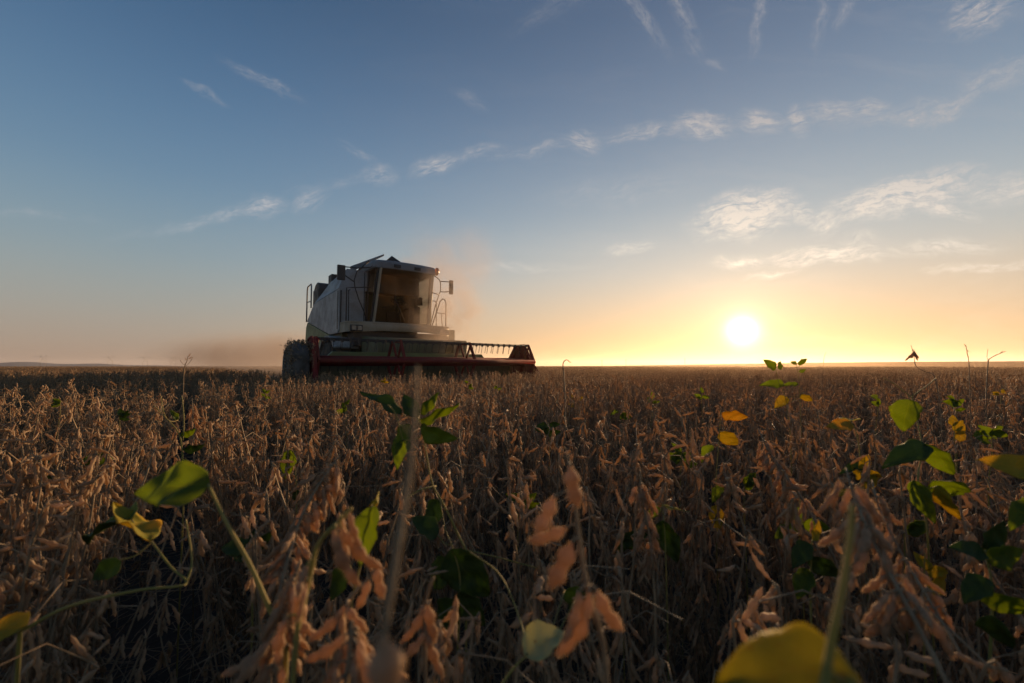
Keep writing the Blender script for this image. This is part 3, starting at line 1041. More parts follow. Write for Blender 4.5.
# reel
RC, RZ, RR = 0.35, 1.155, 0.50
b = MB()
b.tube([(-2.62, RC, RZ), (2.62, RC, RZ)], 0.105, 18)
b.build('reel_tube', M['red'], hd)
for u in (-2.62, -0.93, 0.80, 2.60):
    b = MB()
    hx = [Vector((u, RC + RR * cos(radians(60 * k)), RZ + RR * sin(radians(60 * k)))) for k in range(6)]
    for k in range(6):
        a_, c_ = hx[k], hx[(k + 1) % 6]
        dv = (c_ - a_).normalized()
        nn_ = Vector((0, -dv.z, dv.y)) * .03
        xx = Vector((.022, 0, 0))
        vs = [a_ - nn_ - xx, a_ + nn_ - xx, a_ + nn_ + xx, a_ - nn_ + xx, c_ - nn_ - xx, c_ + nn_ - xx, c_ + nn_ + xx, c_ - nn_ + xx]
        b.add(vs, [(0, 1, 2, 3), (7, 6, 5, 4), (0, 4, 5, 1), (1, 5, 6, 2), (2, 6, 7, 3), (3, 7, 4, 0)])
        cc = Vector((u + .03, RC, RZ))
        b.tube([cc, a_ + Vector((.03, 0, 0))], 0.026, 6)
    b.build('reel_spider', M['red'], hd)
for k in range(6):
    b = MB()
    yb, zb = RC + RR * cos(radians(60 * k)), RZ + RR * sin(radians(60 * k))
    if k == 3:
        b.tube([(-2.6, yb, zb), (2.6, yb, zb)], 0.055, 10)
        b.build('front_reel_bar', M['red'], hd)
        continue
    b.tube([(-2.6, yb, zb), (2.6, yb, zb)], 0.016, 8)
    nt = 30 if k != 2 else 29
    for i in range(nt):
        x = -2.52 + 5.04 * i / (nt - 1)
        b.box((x - .022, yb - .02, zb - .04), (x + .022, yb + .02, zb + .016))
        b.tube([(x, yb, zb - .03), (x, yb + .015, zb - .12), (x, yb + .05, zb - .22)], 0.006, 5)
    b.build('tine_bar', M['black'], hd)
b = MB()      # reel arms
for sx in (-1, 1):
    b = MB()
    b.tube([(sx * 2.63, 1.05, 1.15), (sx * 2.63, RC, RZ)], 0.035, 8)
    b.build('reel_arm', M['black'], hd)
b = MB()
b.box((-2.66, -0.03, 0.10), (2.66, 0.02, 0.125))
for i in range(70):
    x = -2.63 + 5.26 * i / 69
    b.add([(x - .018, -.03, .10), (x + .018, -.03, .10), (x, -.12, .11), (x - .018, -.03, .124), (x + .018, -.03, .124)], [(0, 2, 1), (3, 4, 2), (0, 3, 2), (1, 2, 4), (0, 1, 4, 3)])
b.build('cutter_bar', M['steel'], hd)
b = MB()
b.tube([(-2.6, 0.62, 0.46), (2.6, 0.62, 0.46)], 0.15, 16)
for sx in (-1, 1):
    path = []
    for i in range(0, 97):
        a = i * pi / 8
        path.append((i / 96.0, a))
    for i in range(96):
        x0 = sx * (2.55 - 1.9 * i / 96); x1_ = sx * (2.55 - 1.9 * (i + 1) / 96)
        a0, a1 = sx * i * pi / 8, sx * (i + 1) * pi / 8
        p = [(x0, .62 + .15 * cos(a0), .46 + .15 * sin(a0)), (x0, .62 + .29 * cos(a0), .46 + .29 * sin(a0)), (x1_, .62 + .29 * cos(a1), .46 + .29 * sin(a1)), (x1_, .62 + .15 * cos(a1), .46 + .15 * sin(a1))]
        b.add(p, [(0, 1, 2, 3)])
b.build('feed_auger', M['steel'], hd)


# ------------------------------------------------------------------ soybean pods and plants
def pod_mesh(L, W, T, bend, bumps, ns, nr, rng):
    """pod hanging from the origin along -Z, bent towards +X"""
    vs, fs = [], []
    for i in range(ns + 1):
        t = i / ns
        if t < 0.06:
            r = 0.18
        elif t > 0.93:
            r = 0.30 * (1 - t) / 0.07 + 0.03
        else:
            r = sin(pi * min(1, (t - 0.02) * 1.04)) ** 0.62
            r *= 0.80 + 0.23 * cos((t - 0.5) * 2 * pi * bumps + (pi if bumps % 2 == 0 else 0))
        a = bend * t
        cx = L * (1 - cos(a)) / max(bend, 1e-3) if abs(bend) > 1e-3 else 0
        cz = -L * (sin(a) / bend if abs(bend) > 1e-3 else t)
        nx, nz = cos(a), sin(a)       # normal in the bend plane
        for j in range(nr):
            q = 2 * pi * j / nr
            e = cos(q) * W / 2 * r
            h = sin(q) * T / 2 * r
            vs.append((cx + nx * e, h, cz + nz * e))
    for i in range(ns):
        for j in range(nr):
            fs.append((i * nr + j, (i + 1) * nr + j, (i + 1) * nr + (j + 1) % nr, i * nr + (j + 1) % nr))
    fs.append(tuple(range(nr))); fs.append(tuple(range(ns * nr, (ns + 1) * nr))[::-1])
    return vs, fs


RP = random.Random(21)
PODPAR = []
for i in range(8):
    nb = RP.choice((2, 3, 3, 3))
    PODPAR.append((RP.uniform(.032, .043) * (0.85 if nb == 2 else 1.08), RP.uniform(.0085, .0105), RP.uniform(.0058, .0076), RP.uniform(.1, .75), nb))
POD_HI, POD_MID, POD_LO = [], [], []
for p in PODPAR:
    for lst, ns, nr in ((POD_HI, 22, 12), (POD_MID, 12, 7), (POD_LO, 4, 3)):
        lst.append(pod_mesh(*p, ns, nr, RP))
def pod_datablocks(lst, nm):
    out = []
    for vs, fs in lst:
        b = MB(); b.add(vs, fs, True)
        out.append(b.mesh(nm, M['pod']))
    return out
# plump pods for index 8 and 9, then short hairs on all the near ones
for p in ((.034, .0150, .0115, .25, 2), (.038, .0135, .0105, .5, 2)):
    POD_HI.append(pod_mesh(*p, 24, 14, RP))


def add_hairs(b, vs, fs, n, rng, l0=.0010, l1=.0022):
    hv_, hf = [], []
    for _ in range(n):
        f = fs[rng.randrange(len(fs))]
        if len(f) != 4: continue
        a, c_, d = Vector(vs[f[0]]), Vector(vs[f[1]]), Vector(vs[f[2]])
        e = Vector(vs[f[3]])
        u, v = rng.random(), rng.random()
        p = (a * (1 - u) + c_ * u) * (1 - v) + (e * (1 - u) + d * u) * v
        nm = (c_ - a).cross(e - a)
        if nm.length < 1e-12: continue
        nm.normalize()
        nm = (nm + Vector((rng.gauss(0, .4), rng.gauss(0, .4), rng.gauss(-.1, .4)))).normalized()
        t_ = nm.orthogonal().normalized() * .00006
        k = len(hv_)
        hv_ += [p - t_, p + t_, p + nm * rng.uniform(l0, l1)]
        hf.append((k, k + 1, k + 2))
    b.add(hv_, hf, False)


PODM_MID = []
for vs, fs in POD_MID:
    b = MB(); b.add(vs, fs, True)
    for sg in (1, -1):
        add_hairs(b, vs, [f if sg > 0 else f[::-1] for f in fs], 130, RP, .0008, .0016)
    PODM_MID.append(b.mesh('pod', M['pod']))
PODM_HI = []
for vs, fs in POD_HI:
    b = MB(); b.add(vs, fs, True)
    for sg in (1, -1):
        add_hairs(b, vs, [f if sg > 0 else f[::-1] for f in fs], 800, RP, .0012, .0026)
    PODM_HI.append(b.mesh('pod', M['near_pod']))


def pod_matrix(p, az, droop, rng, s=1.0):
    """droop: angle away from straight down"""
    R_ = Matrix.Rotation(az, 4, 'Z') @ Matrix.Rotation(-droop, 4, 'Y') @ Matrix.Rotation(rng.uniform(0, 6.28), 4, 'Z')
    return Matrix.Translation(p) @ R_ @ Matrix.Scale(s, 4)


def plant_plan(rng, h, npb=None, density=1.0):
    """returns stems [(path, radii)] and pods [(kind, matrix)]"""
    stems, pods = [], []
    lean = rng.uniform(0, 0.12); la = rng.uniform(0, 2 * pi)
    def axis(p0, d0, length, r0, r1, zig, zmin):
        n = max(4, int(length / 0.05))
        path = [p0.copy()]
        d = d0.copy()
        for i in range(n):
            d = (d + Vector((rng.gauss(0, .07), rng.gauss(0, .07), 0.06))).normalized()
            path.append(path[-1] + d * (length / n))
        stems.append((path, [r0 + (r1 - r0) * i / n for i in range(n + 1)]))
        ph = rng.uniform(0, 2 * pi)
        for i in range(1, n + 1):
            p = path[i]
            if p.z < zmin:
                continue
            az0 = ph + i * pi * 0.9 + rng.gauss(0, .5)
            k = rng.choice((2, 3, 3, 4, 4, 5)) if i < n else rng.choice((3, 4, 5))
            if rng.random() > density:
                k = 0
            for q in range(k):
                az = az0 + rng.gauss(0, .55)
                off = Vector((cos(az), sin(az), 0)) * rng.uniform(.004, .014) + Vector((0, 0, rng.uniform(-.012, .014)))
                if i >= n - 1:
                    az = rng.uniform(0, 2 * pi)
                dr = abs(rng.gauss(.26, .26))
                if i >= n - 1 and rng.random() < .3:
                    dr = rng.uniform(1.0, 2.6)
                pods.append((rng.randrange(8), pod_matrix(p + off, az, dr, rng, rng.uniform(.78, 1.12))))
                stems.append(([p, p + off], [.0011, .0009]))
            if rng.random() < .30:      # dry petiole
                az = az0 + pi + rng.gauss(0, .5)
                l = rng.uniform(.04, .15)
                up = rng.uniform(-.9, 1.0)
                e1 = p + Vector((cos(az) * l * .5, sin(az) * l * .5, l * .35 * up + .01))
                e2 = p + Vector((cos(az) * l, sin(az) * l, l * .6 * up - .015))
                stems.append(([p, e1, e2], [.0011, .0009, .0007]))
    d0 = Vector((cos(la) * lean, sin(la) * lean, 1)).normalized()
    axis(Vector((0, 0, 0)), d0, h, .0042, .0016, 0, 0.10)
    nb = rng.choice((1, 1, 2, 2, 3, 3)) if npb is None else npb
    for k in range(nb):
        z = rng.uniform(.08, .28) * h / .75
        az = rng.uniform(0, 2 * pi)
        sp = rng.uniform(.15, .45)
        dd = Vector((cos(az) * sp, sin(az) * sp, 1)).normalized()
        axis(Vector((cos(la) * lean * z, sin(la) * lean * z, z)), dd, (h - z) * rng.uniform(.6, .98), .0026, .0013, 0, 0.15)
    return stems, pods


def stems_mb(stems, n=5, b=None, mi=0, thick=1.0):
    b = b or MB()
    for path, rad in stems:
        b.tube(path, [r * thick for r in rad], n, mi, cap=False)
    return b


def merged_plant(rng, h, name, podset, ns, thick=1.0, density=1.0, petio=True):
    st, pd = plant_plan(rng, h, density=density)
    if podset is POD_LO:
        st = [(p[::3] + ([p[-1]] if (len(p) - 1) % 3 else []), r[::3] + ([r[-1]] if (len(r) - 1) % 3 else [])) if len(p) > 4 else (p, r) for p, r in st if len(p) > 2]
    b = stems_mb(st, ns, thick=thick)
    for k, mt in pd:
        vs, fs = podset[k]
        b.add(vs, fs, True, 1, mt)
    return b.mesh(name, [M['stem'], M['pod']])


# positions of the plants in their rows -------------------------------------------------
RS = random.Random(77)
cands = []
HV_C = O_M


def in_machine(p):
    q = p - O_M
    u, w = q.dot(UD), q.dot(WD)
    if -2.78 < u < 2.78 and w > 0.15: return True     # under the header and the cut swath behind
    if -3.2 < u <= -2.7 and 0.0 < w < 1.2: return True
    return False


rows = [0.22 + 0.40 * k for k in range(0, 170)] + [-0.25 - 0.40 * k for k in range(0, 170)]
for s in rows:
    t_ = -4.0
    while t_ < 75:
        p = UD * (s + RS.gauss(0, .05)) + WD * t_
        r = p.length
        step = 0.043 if r < 9 else (0.06 if r < 18 else (0.12 if r < 34 else 0.26))
        t_ += step * RS.uniform(.6, 1.4)
        if r > 66 or p.y < -0.8 or abs(p.x) > 1.42 * max(p.y, 0) + 1.1:
            continue
        if p.y < 0.38 and abs(p.x) < .5:
            continue
        if r < .40 or in_machine(p):
            continue
        if r < 1.4 and RS.random() < .06:
            continue
        cands.append((r, p.x, p.y))
cands.sort()


def size_noise(x, y):
    return 0.035 * sin(x * 1.7 + 2 * sin(y * .9)) + 0.03 * sin(y * 2.3 + x) + 0.02 * sin(x * .31 - y * .23)


def height_at(x, y, r, rng):
    h = 0.84 + size_noise(x, y) + rng.gauss(0, .06)
    cap = HC - 0.09 - 0.22 * max(0, 1 - r / 1.6) - 0.05 * max(0, 1 - r / 4)
    return min(h, cap)


NEAR_N, MID_N = 52, 270
GR = 'dry soybean plants standing in the crop rows'
LB = 'dry brown soybean plant hung with tan pods, one of the dense crop in rows'
# near plants: every pod its own part; eight plans, then copies
protos = []
Rn = random.Random(5)
def make_near(idx, loc):
    rng = random.Random(900 + idx)
    st, pd = plant_plan(rng, 0.76, npb=(1, 1, 2, 1, 1, 2, 1, 2)[idx])
    root = empty('soybean_plant', loc)
    tag(root, LB, 'soybean plant', GR)
    stems_mb(st, 7).build('stem', M['stem'], root)
    rng.shuffle(pd)
    for k, mt in pd[:96]:
        link('pod', PODM_MID[k], root, mt)
    return root


def copy_tree(root, loc):
    c = root.copy(); COL.objects.link(c); c.location = loc
    for ch in root.children:
        d = ch.copy(); COL.objects.link(d); d.parent = c
    return c


near = [c for c in cands[:NEAR_N]]
for i, (r, x, y) in enumerate(near):
    z = terrain(x, y)
    if i < 8:
        o = make_near(i, (x, y, z)); protos.append(o)
    else:
        o = copy_tree(protos[Rn.randrange(8)], (x, y, z))
    h = height_at(x, y, r, Rn)
    o.rotation_euler = (Rn.gauss(0, .06), Rn.gauss(0, .06), Rn.uniform(0, 2 * pi))
    o.scale = (Rn.uniform(.95, 1.1),) * 2 + (h / .76,)
# middle distance: single plants, one mesh each
midm = [merged_plant(random.Random(300 + i), 0.76, 'soybean_plant', POD_MID, 5) for i in range(10)]
mid = cands[NEAR_N:MID_N]
first = None
for i, (r, x, y) in enumerate(mid):
    h = height_at(x, y, r, Rn)
    if i < 10:
        o = bpy.data.objects.new('soybean_plant', midm[i]); COL.objects.link(o)
        tag(o, LB, 'soybean plant', GR)
        if first is None: first = []
        first.append(o)
    else:
        o = first[Rn.randrange(10)].copy(); COL.objects.link(o)
    o.location = (x, y, terrain(x, y))
    o.rotation_euler = (Rn.gauss(0, .07), Rn.gauss(0, .07), Rn.uniform(0, 2 * pi))
    o.scale = (Rn.uniform(.95, 1.12),) * 2 + (h / .76,)


# the rest of the crop: one mass, instanced on points ------------------------------------
def gn_mass(name, pts, scl, rotz, tilt, meshes, label, cat):
    me = bpy.data.meshes.new(name)
    me.from_pydata([tuple(p) for p in pts], [], [])
    at = me.attributes.new('scl', 'FLOAT_VECTOR', 'POINT'); at.data.foreach_set('vector', np.array(scl, dtype=np.float32).ravel())
    ar = me.attributes.new('rot', 'FLOAT_VECTOR', 'POINT'); ar.data.foreach_set('vector', np.array([(a, b_, c_) for (a, b_), c_ in zip(tilt, rotz)], dtype=np.float32).ravel())
    o = bpy.data.objects.new(name, me); COL.objects.link(o)
    src = bpy.data.collections.new(name + '_source')
    for i, m_ in enumerate(meshes):
        q = bpy.data.objects.new('%s_source_%02d' % (name, i), m_)
        src.objects.link(q)
    ng = bpy.data.node_groups.new(name, 'GeometryNodeTree')
    ng.interface.new_socket('Geometry', in_out='INPUT', socket_type='NodeSocketGeometry')
    ng.interface.new_socket('Geometry', in_out='OUTPUT', socket_type='NodeSocketGeometry')
    t = NT(ng)
    gi = t.new('NodeGroupInput'); go = t.new('NodeGroupOutput')
    ci = t.new('GeometryNodeCollectionInfo')
    ci.inputs['Collection'].default_value = src
    ci.inputs['Separate Children'].default_value = True
    ci.inputs['Reset Children'].default_value = True
    ip = t.new('GeometryNodeInstanceOnPoints')
    ip.inputs['Pick Instance'].default_value = True
    rv = t.new('FunctionNodeRandomValue', data_type='INT')
    rv.inputs[4].default_value = 0; rv.inputs[5].default_value = len(meshes) - 1
    na = t.new('GeometryNodeInputNamedAttribute', data_type='FLOAT_VECTOR'); na.inputs[0].default_value = 'scl'
    nr_ = t.new('GeometryNodeInputNamedAttribute', data_type='FLOAT_VECTOR'); nr_.inputs[0].default_value = 'rot'
    er = t.new('FunctionNodeEulerToRotation')
    t.l.new(nr_.outputs[0], er.inputs[0])
    t.l.new(gi.outputs[0], ip.inputs['Points'])
    t.l.new(ci.outputs[0], ip.inputs['Instance'])
    t.l.new(rv.outputs[2], ip.inputs['Instance Index'])
    t.l.new(er.outputs[0], ip.inputs['Rotation'])
    t.l.new(na.outputs[0], ip.inputs['Scale'])
    t.l.new(ip.outputs[0], go.inputs[0])
    md = o.modifiers.new('instances', 'NODES'); md.node_group = ng
    tag(o, label, cat, kind='stuff')
    return o


lo_near = [merged_plant(random.Random(500 + i), 0.76, 'crop_plant', POD_MID, 4) for i in range(6)]
lo = [merged_plant(random.Random(600 + i), 0.76, 'crop_plant_far', POD_LO, 3, 1.3) for i in range(8)]


def mass_from(cs, name, meshes, label, wide):
    pts, scl, rz, tl_ = [], [], [], []
    for (r, x, y) in cs:
        h = height_at(x, y, r, Rn)
        k = wide(r)
        pts.append((x, y, terrain(x, y)))
        scl.append((k * Rn.uniform(.9, 1.12), k * Rn.uniform(.9, 1.12), h / .76 * (1 + (k - 1) * .06)))
        rz.append(Rn.uniform(0, 2 * pi)); tl_.append((Rn.gauss(0, .07), Rn.gauss(0, .07)))
    gn_mass(name, pts, scl, rz, tl_, meshes, label, 'crop')


rest = cands[MID_N:]
mass_from([c for c in rest if c[0] < 6.0], 'soybean_crop', lo_near, 'dense dry soybean crop a few steps beyond the nearest plants', lambda r: 1.0)
mass_from([c for c in rest if c[0] >= 6.0], 'far_soybean_crop', lo, 'dry soybean crop reaching past the harvester towards the horizon', lambda r: 1.0 if r < 9 else (1.12 if r < 18 else (1.45 if r < 34 else 2.1)))
R = random.Random(99)
fp = []
while len(fp) < 9000:
    r = 62 * (450 / 62) ** R.random()
    az = R.uniform(-.98, .98)
    q = Vector((r * sin(az), r * cos(az), 0))
    if in_machine(q): continue
    fp.append((r, q.x, q.y))
pts = [(x, y, terrain(x, y)) for r, x, y in fp]
gn_mass('distant_soybean_crop', pts, [((r / 55) * 2.2, (r / 55) * 2.2, R.uniform(1.02, 1.2)) for r, x, y in fp], [R.uniform(0, 6.28) for _ in fp], [(0, 0)] * len(fp), lo, 'furthest dry crop seen as rough tops along the horizon', 'crop')
print('plants', len(cands))

# litter and fallen stalks on the soil, stubble behind the machine
b = MB()
R = random.Random(8)
for k in range(7000):
    x, y = R.uniform(-3.5, 3.5), R.uniform(.3, 4.5)
    l = R.uniform(.06, .35); a = R.uniform(0, pi); z = abs(R.gauss(0.01, .11))
    d = Vector((cos(a) * l, sin(a) * l, R.gauss(0, .35) * l))
    p = Vector((x, y, z + .01))
    b.tube([p, p + d * .5 + Vector((0, 0, R.uniform(0, .02))), p + d], [.0016, .0014, .001], 4, cap=False)
tag(b.build('straw_litter', M['stem']), 'tangle of fallen dry stalks on the dark soil between the rows', 'litter', kind='stuff')
b = MB()
for k in range(3800):
    u = R.uniform(-2.7, 2.7); u = round(u / .42) * .42 + R.gauss(0, .03)
    w = R.uniform(1.3, 40)
    p = O_M + UD * u + WD * w
    b.tube([p, p + Vector((R.gauss(0, .02), R.gauss(0, .02), R.uniform(.08, .16)))], [.006, .005], 3, cap=False)
tag(b.build('stubble', M['stem']), 'short cut stubble in the swath behind the harvester', 'stubble', kind='stuff')


# ------------------------------------------------------------------ hero plants in front of the lens
def leaf_mesh(L, W, fold, curl, lobes, rng, tip=1.0, ns=18, nw=10, arch=0.0):
    """ovate blade from the origin along +Y, face +Z; solid but thin"""
    b = MB()
    vs, uvs, fs = [], [], []
    ph = rng.uniform(0, 6)
    for i in range(ns + 1):
        v = i / ns
        prof = (sin(pi * v ** 0.72)) ** 0.75 * (1 - 0.18 * v) if 0 < v < 1 else 0
        prof = max(prof, 0.02)
        for j in range(nw + 1):
            u = j / nw * 2 - 1
            x = u * W / 2 * prof * (1 + .04 * sin(v * 23 + ph + u * 2) + .03 * sin(v * 51 + ph * 3 - u * 3)) + W * .05 * sin(v * 4 + ph)
            y = L * v
            z = fold * abs(u) ** 1.3 * W / 2 * prof + curl * L * v * v + arch * W * (1 - u * u) * prof * .3
            z += .045 * L * sin(v * 9 + ph) * abs(u) + .02 * L * sin(v * 17 + u * 3 + ph)
            vs.append((x, y, z)); uvs.append(((u + 1) / 2, v))
    for i in range(ns):
        for j in range(nw):
            a = i * (nw + 1) + j
            fs.append((a, a + 1, a + nw + 2, a + nw + 1))
    b.add(vs, fs, True)
    return b, uvs


def add_leaf(parent, origin, B, T, wr, roll, material, rng, name='leaf', label=None, fold=.34, curl=None, arch=0.0):
    """blade from base B to tip T (world), face turned to the camera then rolled round its axis"""
    ax = T - B
    L = ax.length
    yv = ax.normalized()
    tocam = (CAM - (B + T) / 2).normalized()
    zv = (tocam - yv * tocam.dot(yv))
    zv = zv.normalized() if zv.length > 1e-4 else yv.orthogonal().normalized()
    zv = Quaternion(yv, radians(roll)) @ zv
    xv = yv.cross(zv)
    mt = Matrix(((xv.x, yv.x, zv.x, B.x), (xv.y, yv.y, zv.y, B.y), (xv.z, yv.z, zv.z, B.z), (0, 0, 0, 1)))
    mt = Matrix.Translation(-origin) @ mt
    curl = rng.uniform(-.3, .12) if curl is None else curl
    b, uvs = leaf_mesh(L, L * wr, fold, curl, 0, rng, arch=arch)
    me = b.mesh(name, material)
    ul = me.uv_layers.new(name='UVMap')
    for lp in me.loops:
        ul.data[lp.index].uv = uvs[lp.vertex_index]
    o = bpy.data.objects.new(name, me); COL.objects.link(o); o.parent = parent; o.matrix_local = mt
    if label: o['label'] = label
    so_ = o.modifiers.new('thickness', 'SOLIDIFY'); so_.thickness = 0.0005; so_.offset = 0
    return o


def smooth_path(pts, n=6):
    """Catmull-Rom through the points"""
    P = [pts[0] * 2 - pts[1]] + list(pts) + [pts[-1] * 2 - pts[-2]]
    out = []
    for i in range(1, len(P) - 2):
        for k in range(n):
            t = k / n
            a, b_, c_, d = P[i - 1], P[i], P[i + 1], P[i + 2]
            out.append(0.5 * ((2 * b_) + (c_ - a) * t + (2 * a - 5 * b_ + 4 * c_ - d) * t * t + (3 * b_ - 3 * c_ + d - a) * t ** 3))
    out.append(P[-2])
    return out


def to_px_list(path):
    return [pt(*p) for p in path]


def green_plant(label, main, leaves, branches=(), r=.0022, seed=1, name='green_soybean_plant', stem_mat='gstem', cat='soybean plant', group='green plants among the dry crop', root=None):
    """main: (px, py, Y) points from the top down; the stem goes on to the soil"""
    rng = random.Random(seed)
    M_ = to_px_list(main)
    last = M_[-1]
    if root is None:
        g_ = Vector((last.x + rng.uniform(-.03, .03), max(.12, last.y + rng.uniform(-.02, .05)), 0))
        if len(M_) > 1 and last.z > .1:
            d = (M_[-1] - M_[-2])
            g_ = Vector((last.x + d.x * .3, max(.12, last.y + d.y * .3), 0))
    else:
        g_ = Vector(root)
    origin = Vector((g_.x, g_.y, 0))
    ro = empty(name, origin)
    tag(ro, label, cat, group)
    full = smooth_path(M_) + [g_]
    loc = [p - origin for p in full]
    n = len(loc)
    b = MB(); b.tube(loc, [r * (.55 + .45 * i / n) for i in range(n)], 8)
    b.build('stem', M[stem_mat], ro)
    for br in branches:
        P = [pt(*p) - origin for p in br]
        P = smooth_path(P) if len(P) > 2 else P
        b = MB(); b.tube(P, [r * .6] * len(P), 6)
        b.build('branch', M[stem_mat], ro)
    for lf in leaves:
        (bx, by, tx, ty, Y, dY, wr, roll, mt) = lf[:9]
        kw = lf[9] if len(lf) > 9 else {}
        B, T = pt(bx, by, Y), pt(tx, ty, Y + dY)
        # petiole to the nearest point of the stem
        q = min(full, key=lambda s_: (s_ - B).length)
        if (q - B).length > .006:
            mid_ = (q + B) / 2 + Vector((0, 0, -.12 * (q - B).length))
            pp = smooth_path([q - origin, mid_ - origin, B - origin], 5)
            b = MB(); b.tube(pp, [r * .42] * len(pp), 6)
            b.build('petiole', M[stem_mat], ro)
        add_leaf(ro, origin, B, T, wr, roll, M[mt], rng, **kw)
    return ro


green_plant('soybean plant with one broad green and yellow leaf over the dark furrow',
            [(208, 484, .45), (225, 520, .44), (250, 565, .43), (270, 610, .42), (286, 645, .41)],
            [(210, 482, 132, 494, .45, .0, .62, 28, 'leaf', {'curl': -.05, 'arch': .25, 'label': 'broad leaf lit yellow-green on its lower half'})], r=.0026, seed=1)
green_plant('low soybean plant with a curled yellow-edged leaf and a long arching stalk',
            [(152, 542, .60), (170, 566, .59), (186, 584, .58), (140, 590, .55), (70, 606, .52), (20, 632, .50)],
            [(152, 540, 108, 512, .60, .03, .5, 62, 'leaf_yellow'), (132, 520, 78, 524, .62, .04, .45, 55, 'leaf_dark'),
             (120, 560, 95, 580, .6, .0, .7, 20, 'leaf_dark'), (26, 628, -14, 628, .50, 0, .75, 25, 'leaf_yellow')],
            branches=[[(186, 584, .58), (192, 560, .6), (186, 520, .64)]], r=.0022, seed=2, root=(-.62, .56, 0))
green_plant('leafy green soybean shoot with a cluster of leaves just under the header',
            [(418, 418, .78), (424, 440, .78), (432, 482, .77), (444, 505, .77), (457, 532, .77), (466, 550, .76)],
            [(402, 414, 361, 386, .78, .02, .36, 50, 'leaf_dark', {'label': 'long narrow upper leaf'}), (418, 420, 460, 405, .78, .03, .42, 58, 'leaf', {}),
             (420, 428, 452, 443, .78, -.03, .55, 40, 'leaf_dark', {}), (412, 425, 388, 468, .78, .02, .45, 35, 'leaf_dark', {}),
             (416, 418, 403, 396, .80, .02, .7, 30, 'leaf_dark', {}), (420, 414, 438, 392, .80, .03, .5, 45, 'leaf', {}),
             (404, 440, 396, 470, .76, -.02, .5, 30, 'leaf', {})],
            branches=[[(436, 486, .77), (420, 490, .74), (404, 500, .72)], [(466, 550, .76), (500, 558, .78), (545, 570, .8)],
                      [(412, 432, .78), (405, 445, .77), (396, 415, .76), (388, 405, .75)]], r=.0021, seed=3)
green_plant('dark green soybean leaves low in the shade behind the bare grey stalk',
            [(452, 545, .70), (460, 580, .70), (458, 640, .70)],
            [(452, 548, 486, 602, .70, .0, .72, 20, 'leaf_dark', {}), (450, 560, 428, 590, .72, 0, .8, 25, 'leaf_dark', {}),
             (438, 535, 410, 520, .74, 0, .8, 35, 'leaf_dark', {}), (460, 590, 484, 626, .68, 0, .7, 35, 'leaf_dark', {}), (440, 500, 428, 530, .8, 0, .7, 30, 'leaf_dark', {}),
             (455, 600, 440, 640, .68, 0, .8, 35, 'leaf_dark', {})], r=.002, seed=4)
green_plant('soybean plant with an upright green leaf edged in gold beside the big curved pod',
            [(372, 505, .52), (366, 540, .52), (352, 600, .53)],
            [(374, 506, 362, 566, .52, -.01, .52, 32, 'leaf', {'label': 'upright leaf with golden edge'}), (350, 565, 332, 600, .55, 0, .6, 30, 'leaf_dark', {}),
             (368, 510, 384, 494, .53, .02, .5, 55, 'leaf_yellow', {})], r=.0018, seed=5)
green_plant('small soybean shoot with one pale curled leaf at the bottom middle',
            [(527, 655, .45), (512, 670, .44), (498, 690, .43)],
            [(524, 655, 563, 636, .45, .02, .85, -30, 'leaf_pale', {'label': 'pale curled leaf catching the light', 'curl': .2, 'fold': .5}),
             (575, 600, 582, 628, .56, 0, .6, 40, 'leaf_dark', {}), (565, 590, 590, 605, .6, 0, .8, 30, 'leaf_dark', {})],
            branches=[[(470, 552, .6), (500, 575, .58), (520, 620, .52), (527, 655, .45)]], r=.0017, seed=6)
green_plant('very near soybean plant with broad yellow-green leaf and thick yellow stalk, bottom right',
            [(852, 505, .20), (850, 540, .195), (842, 590, .19), (832, 640, .185), (822, 700, .18)],
            [(860, 684, 714, 676, .19, .004, .66, 30, 'leaf_olive', {'label': 'broad yellow-green leaf close to the lens', 'arch': .4})],
            r=.0020, seed=7)
green_plant('tall soybean plant with a column of green and yellow leaves right of the sun',
            [(912, 396, .92), (918, 425, .90), (922, 450, .86), (918, 480, .82), (926, 520, .80), (930, 580, .80)],
            [(908, 399, 902, 431, .92, .0, .82, 18, 'leaf', {}), (930, 448, 884, 458, .86, .0, .55, 38, 'leaf_dark', {'arch': .6}),
             (926, 443, 953, 472, .86, .0, .62, 28, 'leaf', {}), (914, 480, 934, 524, .80, -.02, .5, 30, 'leaf', {}),
             (934, 480, 968, 500, .80, .02, .62, 35, 'leaf', {}), (938, 486, 957, 524, .78, 0, .45, 35, 'leaf_yellow', {})],
            branches=[[(918, 452, .86), (900, 460, .86), (884, 466, .87)], [(912, 396, .92), (928, 385, .95), (936, 378, 1.0)], [(912, 398, .92), (896, 385, .95), (884, 378, .98)]], r=.0018, seed=8)
green_plant('soybean plant with yellow-green leaves cut by the right edge of the photo',
            [(1040, 468, .55), (1050, 520, .55), (1052, 600, .56)],
            [(1044, 476, 990, 458, .55, .0, .5, 32, 'leaf_yellow', {}), (1040, 500, 1006, 520, .58, 0, .6, 40, 'leaf', {})], r=.002, seed=9)
green_plant('low dark green soybean plant in the shade at the lower right corner',
            [(985, 550, .62), (992, 590, .62), (990, 660, .6)],
            [(985, 555, 950, 545, .62, 0, .6, 40, 'leaf_dark', {}), (986, 560, 1020, 548, .62, 0, .7, 35, 'leaf', {}), (990, 580, 962, 602, .6, 0, .7, 30, 'leaf_dark', {}),
             (990, 590, 1024, 618, .6, 0, .75, 30, 'leaf', {}), (990, 615, 1010, 652, .58, 0, .7, 30, 'leaf_dark', {}), (984, 552, 1000, 520, .64, 0, .6, 40, 'leaf_dark', {})], r=.002, seed=10)
